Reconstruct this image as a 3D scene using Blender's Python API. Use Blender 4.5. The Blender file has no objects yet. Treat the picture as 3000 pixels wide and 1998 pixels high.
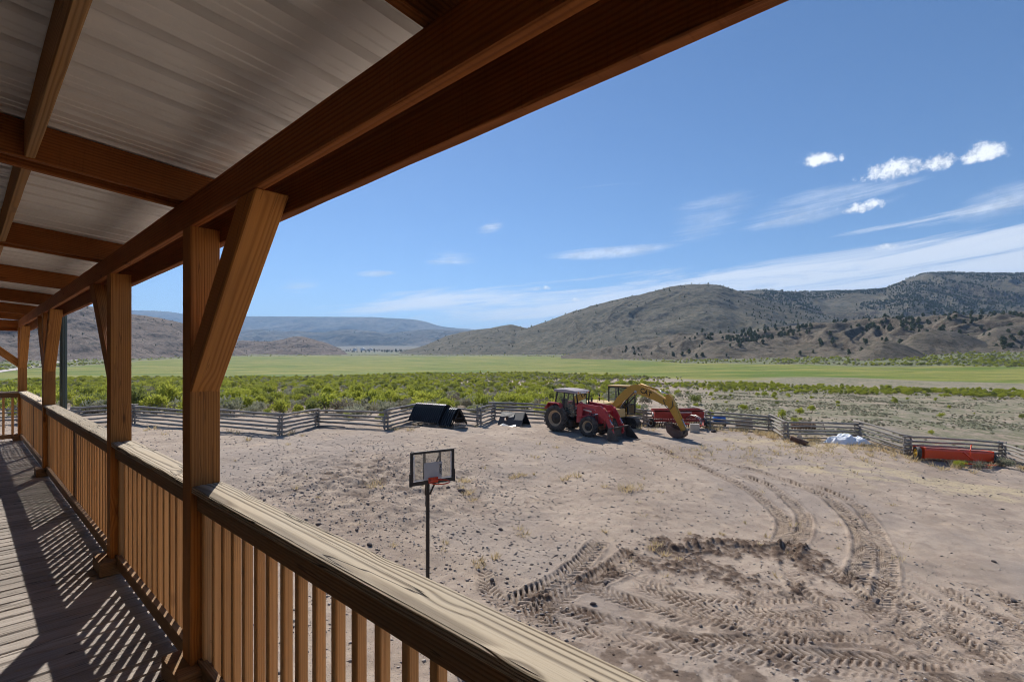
import bpy, bmesh, math, random
import numpy as np
from mathutils import Vector, Matrix, Euler, noise as mnoise

rnd = random.Random(7)
nrs = np.random.RandomState(11)
R = math.radians
SC = bpy.context.scene
COL = SC.collection

# ------------------------------------------------------------------ camera
F = 1474.0            # focal length in pixels of the 3000 px wide photograph
EYE = 5.8             # eye height above the datum of the yard
HOR = 1056.0          # image row of eye level
cam_d = bpy.data.cameras.new('camera')
cam_d.sensor_width = 36.0
cam_d.lens = 36.0 * F / 3000.0
cam_d.shift_y = (HOR - 999.0) / 3000.0
cam_d.clip_start = 0.05
cam_d.clip_end = 60000.0
cam = bpy.data.objects.new('camera', cam_d)
cam.location = (0, 0, EYE)
cam.rotation_euler = (R(90), 0, 0)
COL.objects.link(cam)
SC.camera = cam

# ------------------------------------------------------------------ sky, sun, exposure
SUN_AZ = R(-21.2)     # left of the view axis (the view axis is +Y)
SUN_EL = R(43.5)
sdir = Vector((math.sin(SUN_AZ) * math.cos(SUN_EL), math.cos(SUN_AZ) * math.cos(SUN_EL), math.sin(SUN_EL)))
sun_d = bpy.data.lights.new('sun', 'SUN')
sun_d.energy = 5.0
sun_d.angle = R(0.53)
sun_d.color = (1.0, 0.95, 0.87)
sun = bpy.data.objects.new('sun', sun_d)
sun.rotation_euler = (-sdir).to_track_quat('-Z', 'Y').to_euler()
sun.location = (0, 0, 60)
COL.objects.link(sun)

SC.view_settings.view_transform = 'Standard'
SC.view_settings.look = 'None'
SC.view_settings.gamma = 1.0
SC.view_settings.use_curve_mapping = False
SC.view_settings.exposure = 0.34
SC.cycles.max_bounces = 6
SC.cycles.diffuse_bounces = 4
SC.cycles.glossy_bounces = 3
SC.cycles.transmission_bounces = 4
SC.cycles.transparent_max_bounces = 8
SC.cycles.volume_bounces = 0
SC.cycles.use_denoising = True
SC.cycles.use_light_tree = False
SC.cycles.pixel_filter_type = 'BLACKMAN_HARRIS'
SC.cycles.filter_width = 1.05
SC.cycles.adaptive_threshold = 0.03

class NT:
    """small helper round a node tree"""
    def __init__(s, tree):
        s.t = tree
    def n(s, typ, **kw):
        nd = s.t.nodes.new(typ)
        for k, v in kw.items():
            setattr(nd, k, v)
        return nd
    def link(s, a, b):
        s.t.links.new(a, b)
    def put(s, sock, v):
        if hasattr(v, 'is_output') or isinstance(v, bpy.types.NodeSocket):
            s.t.links.new(v, sock)
        else:
            sock.default_value = v
    def m(s, op, a, b=0.0, c=0.0, clamp=False):
        nd = s.t.nodes.new('ShaderNodeMath')
        nd.operation = op
        nd.use_clamp = clamp
        s.put(nd.inputs[0], a)
        s.put(nd.inputs[1], b)
        s.put(nd.inputs[2], c)
        return nd.outputs[0]
    def vm(s, op, a, b=(0, 0, 0)):
        nd = s.t.nodes.new('ShaderNodeVectorMath')
        nd.operation = op
        s.put(nd.inputs[0], a)
        s.put(nd.inputs[1], b)
        return nd.outputs[0]
    def xyz(s, x, y, z):
        nd = s.t.nodes.new('ShaderNodeCombineXYZ')
        for i, v in enumerate((x, y, z)):
            s.put(nd.inputs[i], v)
        return nd.outputs[0]
    def sep(s, v):
        nd = s.t.nodes.new('ShaderNodeSeparateXYZ')
        s.put(nd.inputs[0], v)
        return nd.outputs
    def noise(s, vec, scale, detail=4.0, rough=0.55, dist=0.0):
        nd = s.t.nodes.new('ShaderNodeTexNoise')
        s.put(nd.inputs['Vector'], vec)
        nd.inputs['Scale'].default_value = scale
        nd.inputs['Detail'].default_value = detail
        nd.inputs['Roughness'].default_value = rough
        nd.inputs['Distortion'].default_value = dist
        return nd.outputs['Fac']
    def voro(s, vec, scale, feature='F1', out='Distance'):
        nd = s.t.nodes.new('ShaderNodeTexVoronoi')
        nd.feature = feature
        s.put(nd.inputs['Vector'], vec)
        nd.inputs['Scale'].default_value = scale
        return nd.outputs[out]
    def mix(s, f, a, b, mode='MIX'):
        nd = s.t.nodes.new('ShaderNodeMix')
        nd.data_type = 'RGBA'
        nd.blend_type = mode
        s.put(nd.inputs[0], f)
        s.put(nd.inputs[6], c4(a))
        s.put(nd.inputs[7], c4(b))
        return nd.outputs[2]
    def ss(s, v, lo, hi, a=0.0, b=1.0):
        nd = s.t.nodes.new('ShaderNodeMapRange')
        nd.interpolation_type = 'SMOOTHSTEP'
        s.put(nd.inputs[0], v)
        s.put(nd.inputs[1], lo)
        s.put(nd.inputs[2], hi)
        nd.inputs[3].default_value = a
        nd.inputs[4].default_value = b
        return nd.outputs[0]
    def bump(s, h, strength=0.5, dist=0.01):
        nd = s.t.nodes.new('ShaderNodeBump')
        nd.inputs['Strength'].default_value = strength
        nd.inputs['Distance'].default_value = dist
        s.put(nd.inputs['Height'], h)
        return nd.outputs[0]

def c4(c):
    if isinstance(c, (tuple, list)) and len(c) == 3:
        return (c[0], c[1], c[2], 1.0)
    return c

def az_el(px, py):
    """direction of a photograph pixel as azimuth and elevation"""
    u = (px - 1500.0) / F
    v = (HOR - py) / F
    return math.atan(u), math.atan2(v, math.hypot(1.0, u))

def build_world():
    w = bpy.data.worlds.new('World')
    SC.world = w
    w.use_nodes = True
    t = w.node_tree
    t.nodes.clear()
    N = NT(t)
    out = N.n('ShaderNodeOutputWorld')
    SKY = 0.100
    def backg(col):
        bg = N.n('ShaderNodeBackground')
        bg.inputs['Strength'].default_value = SKY
        N.link(col, bg.inputs['Color'])
        return bg.outputs[0]
    sky = N.n('ShaderNodeTexSky')
    sky.sky_type = 'NISHITA'
    sky.sun_disc = False
    sky.sun_elevation = SUN_EL
    sky.sun_rotation = SUN_AZ
    sky.altitude = 1900.0
    sky.air_density = 1.0
    sky.dust_density = 0.4
    sky.ozone_density = 4.5
    hs = N.n('ShaderNodeHueSaturation')
    hs.inputs['Saturation'].default_value = 1.08
    hs.inputs['Value'].default_value = 0.96
    N.link(sky.outputs[0], hs.inputs['Color'])
    tc = N.n('ShaderNodeTexCoord')
    dr = N.vm('NORMALIZE', tc.outputs['Generated'])
    x, y, z = N.sep(dr)
    az = N.m('ARCTAN2', x, y)
    el = N.m('ARCSINE', z)
    # thin high cloud: streaks drawn out sideways, thicker low over the hills
    p1 = N.xyz(N.m('MULTIPLY', az, 2.0), N.m('SUBTRACT', N.m('MULTIPLY', el, 25.0), N.m('MULTIPLY', az, 2.1)), 3.1)
    n1 = N.noise(p1, 1.35, 7.0, 0.68, 0.5)
    low = N.ss(N.m('SUBTRACT', el, N.m('MULTIPLY', N.ss(az, -0.25, 0.8), 0.075)), 0.175, 0.085)
    right = N.m('ADD', 0.12, N.m('MULTIPLY', N.ss(az, -0.55, -0.08), 0.88))
    cov = N.m('MULTIPLY', low, right)
    thr = N.m('SUBTRACT', 0.66, N.m('MULTIPLY', cov, 0.37))
    cir = N.m('MULTIPLY', N.ss(n1, thr, N.m('ADD', thr, 0.26)), N.m('MULTIPLY', N.ss(el, 0.60, 0.30), 0.78))
    col1 = N.mix(cir, hs.outputs[0], (8.6, 8.9, 9.3, 1))
    # small fair-weather clouds and torn wisps
    nb = N.noise(dr, 36.0, 7.0, 0.66)
    puffs = [(2398, 472, 66, 26, 1.0), (2640, 500, 120, 36, 1.0), (2755, 478, 66, 32, 1.0), (2880, 456, 86, 34, 1.0),
             (2515, 614, 74, 24, 1.0), (2598, 724, 40, 14, 0.85), (1588, 846, 24, 9, 0.9), (1690, 880, 20, 8, 0.8),
             (1435, 665, 46, 22, 0.6), (875, 836, 70, 20, 0.5), (2930, 610, 190, 64, 0.5), (1330, 757, 100, 22, 0.55), (1800, 738, 190, 20, 0.55),
             (2400, 600, 280, 52, 0.42), (2070, 640, 160, 60, 0.34), (1105, 802, 60, 10, 0.45)]
    tot = None
    for (px, py, wx, wy, k) in puffs:
        a0, e0 = az_el(px, py)
        a1, _ = az_el(px + wx, py)
        _, e1 = az_el(px, py - wy)
        cu = k > 0.7
        da = N.m('DIVIDE', N.m('SUBTRACT', az, a0), max(a1 - a0, 1e-3))
        de = N.m('DIVIDE', N.m('SUBTRACT', el, e0), max(e1 - e0, 1e-3))
        if cu:                            # flat base, heaped top
            de = N.m('MAXIMUM', de, N.m('MULTIPLY', de, -1.7))
        else:                             # wisps climb to the right
            de = N.m('SUBTRACT', de, N.m('MULTIPLY', da, 0.45))
        f = N.m('SUBTRACT', 1.0, N.m('ADD', N.m('MULTIPLY', da, da), N.m('MULTIPLY', de, de)))
        if cu:
            f = N.m('ADD', f, N.m('MULTIPLY', N.m('SUBTRACT', nb, 0.5), 7.5))
            f = N.m('MULTIPLY', N.ss(f, -0.25, 1.5), k)
        else:
            f = N.m('ADD', f, N.m('MULTIPLY', N.m('SUBTRACT', n1, 0.5), 5.0))
            f = N.m('MULTIPLY', N.ss(f, 0.0, 2.0), k * 1.2)
        tot = f if tot is None else N.m('MAXIMUM', tot, f)
    shade = N.m('ADD', 0.74, N.m('MULTIPLY', N.ss(nb, 0.40, 0.60), 0.28))
    cc = N.vm('SCALE', (9.0, 9.3, 9.7))
    N.link(shade, cc.node.inputs['Scale'])
    col2 = N.mix(N.m('MINIMUM', tot, 1.0), col1, cc)
    # the cloud branches are only worked out where there can be cloud
    band = N.m('MULTIPLY', N.m('GREATER_THAN', el, 0.0), N.m('LESS_THAN', el, 0.6))
    region = N.m('MULTIPLY', N.m('MULTIPLY', N.m('GREATER_THAN', az, -0.6), N.m('LESS_THAN', az, 0.95)), N.m('MULTIPLY', N.m('GREATER_THAN', el, 0.08), N.m('LESS_THAN', el, 0.42)))
    m1 = N.n('ShaderNodeMixShader')
    N.link(region, m1.inputs[0])
    N.link(backg(col1), m1.inputs[1])
    N.link(backg(col2), m1.inputs[2])
    m2 = N.n('ShaderNodeMixShader')
    N.link(band, m2.inputs[0])
    N.link(backg(hs.outputs[0]), m2.inputs[1])
    N.link(m1.outputs[0], m2.inputs[2])
    N.link(m2.outputs[0], out.inputs['Surface'])
    w.cycles.sampling_method = 'MANUAL'
    w.cycles.sample_map_resolution = 512

build_world()

# ------------------------------------------------------------------ general helpers
MATS = {}
def new_mat(name):
    m = bpy.data.materials.new(name)
    m.use_nodes = True
    t = m.node_tree
    b = t.nodes['Principled BSDF']
    MATS[name] = m
    return m, NT(t), b

def tag(o, label=None, cat=None, group=None, kind=None):
    if label: o['label'] = label
    if cat: o['category'] = cat
    if group: o['group'] = group
    if kind: o['kind'] = kind
    return o

def empty(name, loc=(0, 0, 0), rz=0.0):
    o = bpy.data.objects.new(name, None)
    o.empty_display_size = 0.2
    o.location = loc
    o.rotation_euler = (0, 0, rz)
    COL.objects.link(o)
    return o

def link_mesh(name, me, parent=None, loc=None, rot=None):
    o = bpy.data.objects.new(name, me)
    COL.objects.link(o)
    if parent is not None:
        o.parent = parent
    if loc is not None:
        o.location = loc
    if rot is not None:
        o.rotation_euler = rot
    return o

def np_mesh(name, verts, faces, mat=None, smooth=False, attrs=None):
    """fast mesh from numpy arrays; faces all of one size"""
    verts = np.asarray(verts, dtype=np.float32)
    faces = np.asarray(faces, dtype=np.int32)
    me = bpy.data.meshes.new(name)
    nf, k = faces.shape
    me.vertices.add(len(verts))
    me.vertices.foreach_set('co', verts.ravel())
    me.loops.add(nf * k)
    me.loops.foreach_set('vertex_index', faces.ravel())
    me.polygons.add(nf)
    me.polygons.foreach_set('loop_start', np.arange(0, nf * k, k, dtype=np.int32))
    me.polygons.foreach_set('loop_total', np.full(nf, k, dtype=np.int32))
    if smooth:
        me.polygons.foreach_set('use_smooth', np.ones(nf, dtype=bool))
    me.update()
    if attrs:
        for an, (typ, dom, data) in attrs.items():
            a = me.attributes.new(an, typ, dom)
            data = np.asarray(data, dtype=np.float32)
            if typ == 'FLOAT':
                a.data.foreach_set('value', data.ravel())
            elif typ == 'FLOAT_COLOR':
                a.data.foreach_set('color', data.ravel())
    me.validate()
    if mat is not None:
        me.materials.append(mat)
    return me

class MB:
    """collects shapes into ONE mesh"""
    def __init__(s):
        s.v = []
        s.f = []
        s.sm = []
    def add(s, vs, fs, smooth=False, M=None):
        o = len(s.v)
        for p in vs:
            p = Vector(p)
            s.v.append(tuple(M @ p) if M is not None else tuple(p))
        for f in fs:
            s.f.append(tuple(i + o for i in f))
            s.sm.append(smooth)
        return s
    def box(s, c, d, rot=None, bev=0.0):
        hx, hy, hz = d[0] / 2, d[1] / 2, d[2] / 2
        M = Matrix.Translation(c)
        if rot is not None:
            M = M @ Euler(rot).to_matrix().to_4x4()
        if bev <= 0:
            vs = [(x, y, z) for x in (-hx, hx) for y in (-hy, hy) for z in (-hz, hz)]
            fs = [(0, 1, 3, 2), (4, 6, 7, 5), (0, 4, 5, 1), (2, 3, 7, 6), (0, 2, 6, 4), (1, 5, 7, 3)]
            return s.add(vs, fs, False, M)
        bm = bmesh.new()
        bmesh.ops.create_cube(bm, size=1.0)
        bmesh.ops.scale(bm, vec=d, verts=bm.verts)
        bmesh.ops.bevel(bm, geom=bm.edges[:], offset=min(bev, 0.45 * min(d)), segments=2, affect='EDGES', profile=0.6)
        bm.verts.ensure_lookup_table()
        vs = [v.co.copy() for v in bm.verts]
        fs = [[v.index for v in f.verts] for f in bm.faces]
        bm.free()
        return s.add(vs, fs, False, M)
    def bar(s, p0, p1, w, h, up=(0, 0, 1), w1=None, h1=None):
        p0, p1 = Vector(p0), Vector(p1)
        d = (p1 - p0)
        x = d.normalized()
        y = Vector(up).cross(x)
        if y.length < 1e-5:
            y = Vector((0, 1, 0)).cross(x)
        y.normalize()
        z = x.cross(y)
        w1 = w if w1 is None else w1
        h1 = h if h1 is None else h1
        vs = []
        for p, a, b in ((p0, w, h), (p1, w1, h1)):
            for sy, sz in ((-1, -1), (1, -1), (1, 1), (-1, 1)):
                vs.append(p + y * (sy * a / 2) + z * (sz * b / 2))
        fs = [(3, 2, 1, 0), (4, 5, 6, 7), (0, 1, 5, 4), (1, 2, 6, 5), (2, 3, 7, 6), (3, 0, 4, 7)]
        return s.add(vs, fs)
    def tube(s, pts, r, n=8, cap=True, smooth=True):
        pts = [Vector(p) for p in pts]
        rr = r if isinstance(r, (list, tuple)) else [r] * len(pts)
        vs, fs = [], []
        prev = None
        for i, p in enumerate(pts):
            d = (pts[min(i + 1, len(pts) - 1)] - pts[max(i - 1, 0)]).normalized()
            a = prev if prev is not None else (Vector((0, 0, 1)) if abs(d.z) < 0.9 else Vector((1, 0, 0)))
            y = a.cross(d)
            if y.length < 1e-4:
                y = Vector((0, 1, 0)).cross(d)
            y.normalize()
            zz = d.cross(y)
            prev = zz
            for k in range(n):
                t = 2 * math.pi * k / n
                vs.append(p + y * (math.cos(t) * rr[i]) + zz * (math.sin(t) * rr[i]))
        for i in range(len(pts) - 1):
            for k in range(n):
                k2 = (k + 1) % n
                fs.append((i * n + k, i * n + k2, (i + 1) * n + k2, (i + 1) * n + k))
        s.add(vs, fs, smooth)
        if cap:
            o = len(s.v) - len(vs)
            s.f.append(tuple(o + k for k in reversed(range(n))))
            s.sm.append(False)
            e = o + (len(pts) - 1) * n
            s.f.append(tuple(e + k for k in range(n)))
            s.sm.append(False)
        return s
    def lathe(s, prof, c=(0, 0, 0), axis='y', n=24, smooth=True):
        """prof: (radius, offset along axis) pairs"""
        vs, fs = [], []
        for (r, a) in prof:
            for k in range(n):
                t = 2 * math.pi * k / n
                q = (math.cos(t) * r, math.sin(t) * r)
                if axis == 'y':
                    vs.append((c[0] + q[0], c[1] + a, c[2] + q[1]))
                elif axis == 'x':
                    vs.append((c[0] + a, c[1] + q[0], c[2] + q[1]))
                else:
                    vs.append((c[0] + q[0], c[1] + q[1], c[2] + a))
        for i in range(len(prof) - 1):
            for k in range(n):
                k2 = (k + 1) % n
                fs.append((i * n + k, i * n + k2, (i + 1) * n + k2, (i + 1) * n + k))
        return s.add(vs, fs, smooth)
    def prism(s, prof, y0, y1, M=None):
        """outline in (x, z) drawn out along y"""
        n = len(prof)
        vs = [(x, y0, z) for x, z in prof] + [(x, y1, z) for x, z in prof]
        fs = [tuple(range(n)), tuple(reversed(range(n, 2 * n)))]
        for i in range(n):
            j = (i + 1) % n
            fs.append((i, i + n, j + n, j))
        return s.add(vs, fs, False, M)
    def build(s, name, mat, parent=None, loc=None, rot=None):
        me = bpy.data.meshes.new(name)
        me.from_pydata(s.v, [], s.f)
        me.polygons.foreach_set('use_smooth', s.sm)
        bm = bmesh.new()
        bm.from_mesh(me)
        bmesh.ops.recalc_face_normals(bm, faces=bm.faces)
        bm.to_mesh(me)
        bm.free()
        me.update()
        me.materials.append(MATS[mat] if isinstance(mat, str) else mat)
        return link_mesh(name, me, parent, loc, rot)

# value noise in numpy
def _hash(ix, iy, seed):
    h = (ix.astype(np.int64) * 374761393 + iy.astype(np.int64) * 668265263 + int(seed) * 974634777) & 0x7fffffff
    h = ((h ^ (h >> 13)) * 1274126177) & 0x7fffffff
    h = (h ^ (h >> 16)) & 0xffff
    return h / 65535.0
def vnoise(x, y, seed=0):
    x = np.asarray(x, dtype=np.float64)
    y = np.asarray(y, dtype=np.float64)
    ix, iy = np.floor(x), np.floor(y)
    fx, fy = x - ix, y - iy
    fx = fx * fx * (3 - 2 * fx)
    fy = fy * fy * (3 - 2 * fy)
    a = _hash(ix, iy, seed)
    b = _hash(ix + 1, iy, seed)
    c = _hash(ix, iy + 1, seed)
    d = _hash(ix + 1, iy + 1, seed)
    return (a + (b - a) * fx) * (1 - fy) + (c + (d - c) * fx) * fy - 0.5
def fbm(x, y, octv=4, seed=0, gain=0.5):
    t = 0.0
    a = 1.0
    for i in range(octv):
        t = t + a * vnoise(x * 2 ** i + i * 17.3, y * 2 ** i - i * 9.1, seed + i)
        a *= gain
    return t
def ridged(x, y, octv=4, seed=0):
    t = 0.0
    a = 1.0
    for i in range(octv):
        t = t + a * (0.5 - np.abs(vnoise(x * 2 ** i + i * 7.7, y * 2 ** i + i * 3.3, seed + i)) * 2.0)
        a *= 0.5
    return t
def sstep(x, a, b):
    t = np.clip((np.asarray(x, dtype=np.float64) - a) / (b - a), 0, 1)
    return t * t * (3 - 2 * t)
# ------------------------------------------------------------------ lie of the land
# (photo column, distance, height) of points on the ground
_gp = [(1500, 5, -.05), (200, 6, .05), (2800, 7, -.3), (1300, 12, .05), (2600, 12, -.4), (700, 14, .4), (900, 20, .9), (300, 20, 1.0),
       (1500, 20, .45), (2200, 20, .0), (2900, 20, -.55), (823, 29, 1.5), (390, 33, 1.5), (60, 34, 1.4), (930, 34, 1.35), (1132, 31, 1.55),
       (1404, 34, 1.45), (1445, 37, 1.4), (1640, 32.5, 1.25), (1720, 30.8, 1.12), (1840, 29.3, 1.05), (1990, 31.2, .95), (1900, 36, .9),
       (2258, 37, .6), (2302, 34, .5), (2512, 33, .5), (2659, 31, .08), (2935, 35, -.75),
       (0, 60, .7), (800, 60, .7), (1500, 60, .5), (2200, 60, -.1), (3000, 60, -1.0),
       (0, 120, -.3), (1000, 120, -.3), (2000, 120, -.6), (3000, 120, -1.1),
       (0, 250, -1.2), (1000, 250, -1.1), (2000, 240, -.9), (3000, 220, -.4),
       (0, 420, -.2), (1000, 480, .6), (2000, 450, 1.5), (2900, 350, 3.9),
       (0, 700, 11), (1000, 1200, 17), (1500, 1200, 19), (2100, 800, 16), (2900, 520, 17),
       (500, 1400, 30), (1000, 2500, 50), (1500, 2500, 60), (2500, 1200, 60), (0, 2500, 70), (1100, 5000, 150), (0, 5000, 170), (3000, 5000, 190),
       (1500, 5000, 160), (1500, 12000, 420), (0, 12000, 420), (3000, 12000, 420)]
def _gk(th, d):
    return np.stack([th * 2.6, np.log(d) * 1.15], -1)
_P = _gk(np.array([math.atan((p[0] - 1500) / F) for p in _gp]), np.array([p[1] for p in _gp], dtype=float))
_lz = np.array([p[2] for p in _gp])
def _soft(z): return np.arcsinh(z / 2.0)
def _hard(s): return np.sinh(s) * 2.0
def _tps(r2): return 0.5 * r2 * np.log(r2 + 1e-9)
_n = len(_P)
_A = np.zeros((_n + 3, _n + 3))
_A[:_n, :_n] = _tps(((_P[:, None] - _P[None]) ** 2).sum(-1)) + np.eye(_n) * 0.012
_A[:_n, _n] = 1
_A[:_n, _n + 1:] = _P
_A[_n, :_n] = 1
_A[_n + 1:, :_n] = _P.T
_W = np.linalg.solve(_A, np.concatenate([_soft(_lz), np.zeros(3)]))
def G(X, Y):
    """smooth ground height (no small relief)"""
    X = np.asarray(X, dtype=np.float64)
    Y = np.asarray(Y, dtype=np.float64)
    shp = np.broadcast(X, Y).shape
    X = np.broadcast_to(X, shp).ravel()
    Y = np.broadcast_to(Y, shp).ravel()
    th = np.clip(np.arctan2(X, Y), -0.98, 0.98)
    d = np.clip(np.where(np.abs(np.arctan2(X, Y)) < 0.98, Y, np.hypot(X, Y) * math.cos(0.98)), 5.0, 14000.0)
    out = np.empty(X.shape)
    for i in range(0, len(X), 40000):
        q = _gk(th[i:i + 40000], d[i:i + 40000])
        r2 = ((q[:, None] - _P[None]) ** 2).sum(-1)
        out[i:i + 40000] = _tps(r2) @ _W[:_n] + _W[_n] + q @ _W[_n + 1:]
    return _hard(out).reshape(shp)
def g1(x, y):
    return float(G(np.array([x]), np.array([y]))[0])
def hit(px, py, d0=6.0, d1=4000.0):
    """where the ray of a photo pixel first meets the ground (used to lay out ruts, roads and stones)"""
    u = (px - 1500.0) / F
    d = np.exp(np.linspace(math.log(d0), math.log(d1), 900))
    z = EYE - (py - HOR) / F * d
    below = z < G(u * d, d)
    i = int(np.argmax(below)) if below.any() else 899
    return float(u * d[i]), float(d[i])

def hitD(dx, dy, d0=6.0, d1=4000.0):
    return hit(dx * 1.2744, dy * 1.2744, d0, d1)

# tyre ruts: polylines on the yard (wheel tracks), half width, lug pitch, depth
def smooth_line(pts, n=60):
    pts = [Vector((p[0], p[1], 0)) for p in pts]
    out = []
    m = len(pts)
    for i in range(m - 1):
        p0, p1, p2, p3 = pts[max(i - 1, 0)], pts[i], pts[i + 1], pts[min(i + 2, m - 1)]
        k = max(2, n // (m - 1))
        for j in range(k):
            t = j / k
            q = 0.5 * ((2 * p1) + (p2 - p0) * t + (2 * p0 - 5 * p1 + 4 * p2 - p3) * t * t + (3 * p1 - p0 - 3 * p2 + p3) * t ** 3)
            out.append((q.x, q.y))
    out.append((pts[-1].x, pts[-1].y))
    return np.array(out)
def HL(*pts):
    return smooth_line([hitD(*p) for p in pts])
TRACKS = [  # (line, half width, lug pitch, depth, darkness)
    (HL((1470, 1015), (1560, 1052), (1650, 1092), (1730, 1135), (1785, 1180), (1805, 1215), (1790, 1260)), .28, .19, .085, 1.0),
    (HL((1690, 1088), (1770, 1120), (1825, 1160), (1850, 1200), (1840, 1240), (1800, 1290)), .28, .19, .085, .95),
    (HL((1640, 1060), (1760, 1092), (1870, 1130), (1935, 1175), (1975, 1225), (1985, 1280), (1960, 1350)), .31, .20, .085, 1.0),
    (HL((1850, 1110), (1950, 1150), (2000, 1200), (2030, 1260), (2040, 1330), (2010, 1430)), .28, .20, .07, .85),
    (HL((1385, 1235), (1345, 1285), (1290, 1330), (1220, 1372), (1130, 1410)), .31, .20, .085, 1.0),
    (HL((1480, 1290), (1400, 1325), (1300, 1370), (1200, 1425)), .29, .20, .07, .9),
    (HL((1470, 1255), (1420, 1290), (1370, 1330), (1260, 1400), (1180, 1450)), .27, .20, .06, .8),
    (HL((1500, 1400), (1570, 1425), (1660, 1425), (1740, 1395), (1780, 1350)), .24, .17, .035, .35),
    (HL((1520, 1380), (1600, 1400), (1680, 1395), (1735, 1370)), .16, .17, .025, .3),
]
_tc = hitD(1640, 1315)
for k, rad in enumerate((1.15, 1.75, 2.4, 3.0, 3.7, 4.3, 4.9, 5.6)):      # rings left where a machine slewed round
    a0, a1 = R(rnd.uniform(178, 200)), R(rnd.uniform(335, 372))
    w1, w2 = rnd.uniform(0, 6), rnd.uniform(.04, .10)
    cx_, cy_ = _tc[0] + rnd.uniform(-.3, .5) + rad * .12, _tc[1] + rnd.uniform(-.25, .25)
    pts = []
    for q in range(9):
        a = a0 + (a1 - a0) * q / 8
        r2 = rad * (1 + w2 * math.sin(a * 3 + w1))
        pts.append((cx_ + math.cos(a) * r2 * 1.25, cy_ + math.sin(a) * r2 * .8))
    TRACKS.append((smooth_line(pts, 72), rnd.uniform(.20, .29), rnd.uniform(.15, .19), rnd.uniform(.024, .038), rnd.uniform(.5, .8)))
for k in range(6):
    o = k * 75 + rnd.uniform(-25, 25)
    TRACKS.append((HL((1820 + o * .9, 1280 + o * .15), (1880 + o + rnd.uniform(-20, 20), 1360), (1990 + o, 1440 + rnd.uniform(-15, 15)), (2150 + o * 1.2, 1560)), .27, rnd.uniform(.15, .19), rnd.uniform(.030, .045), rnd.uniform(.4, .65)))

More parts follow.
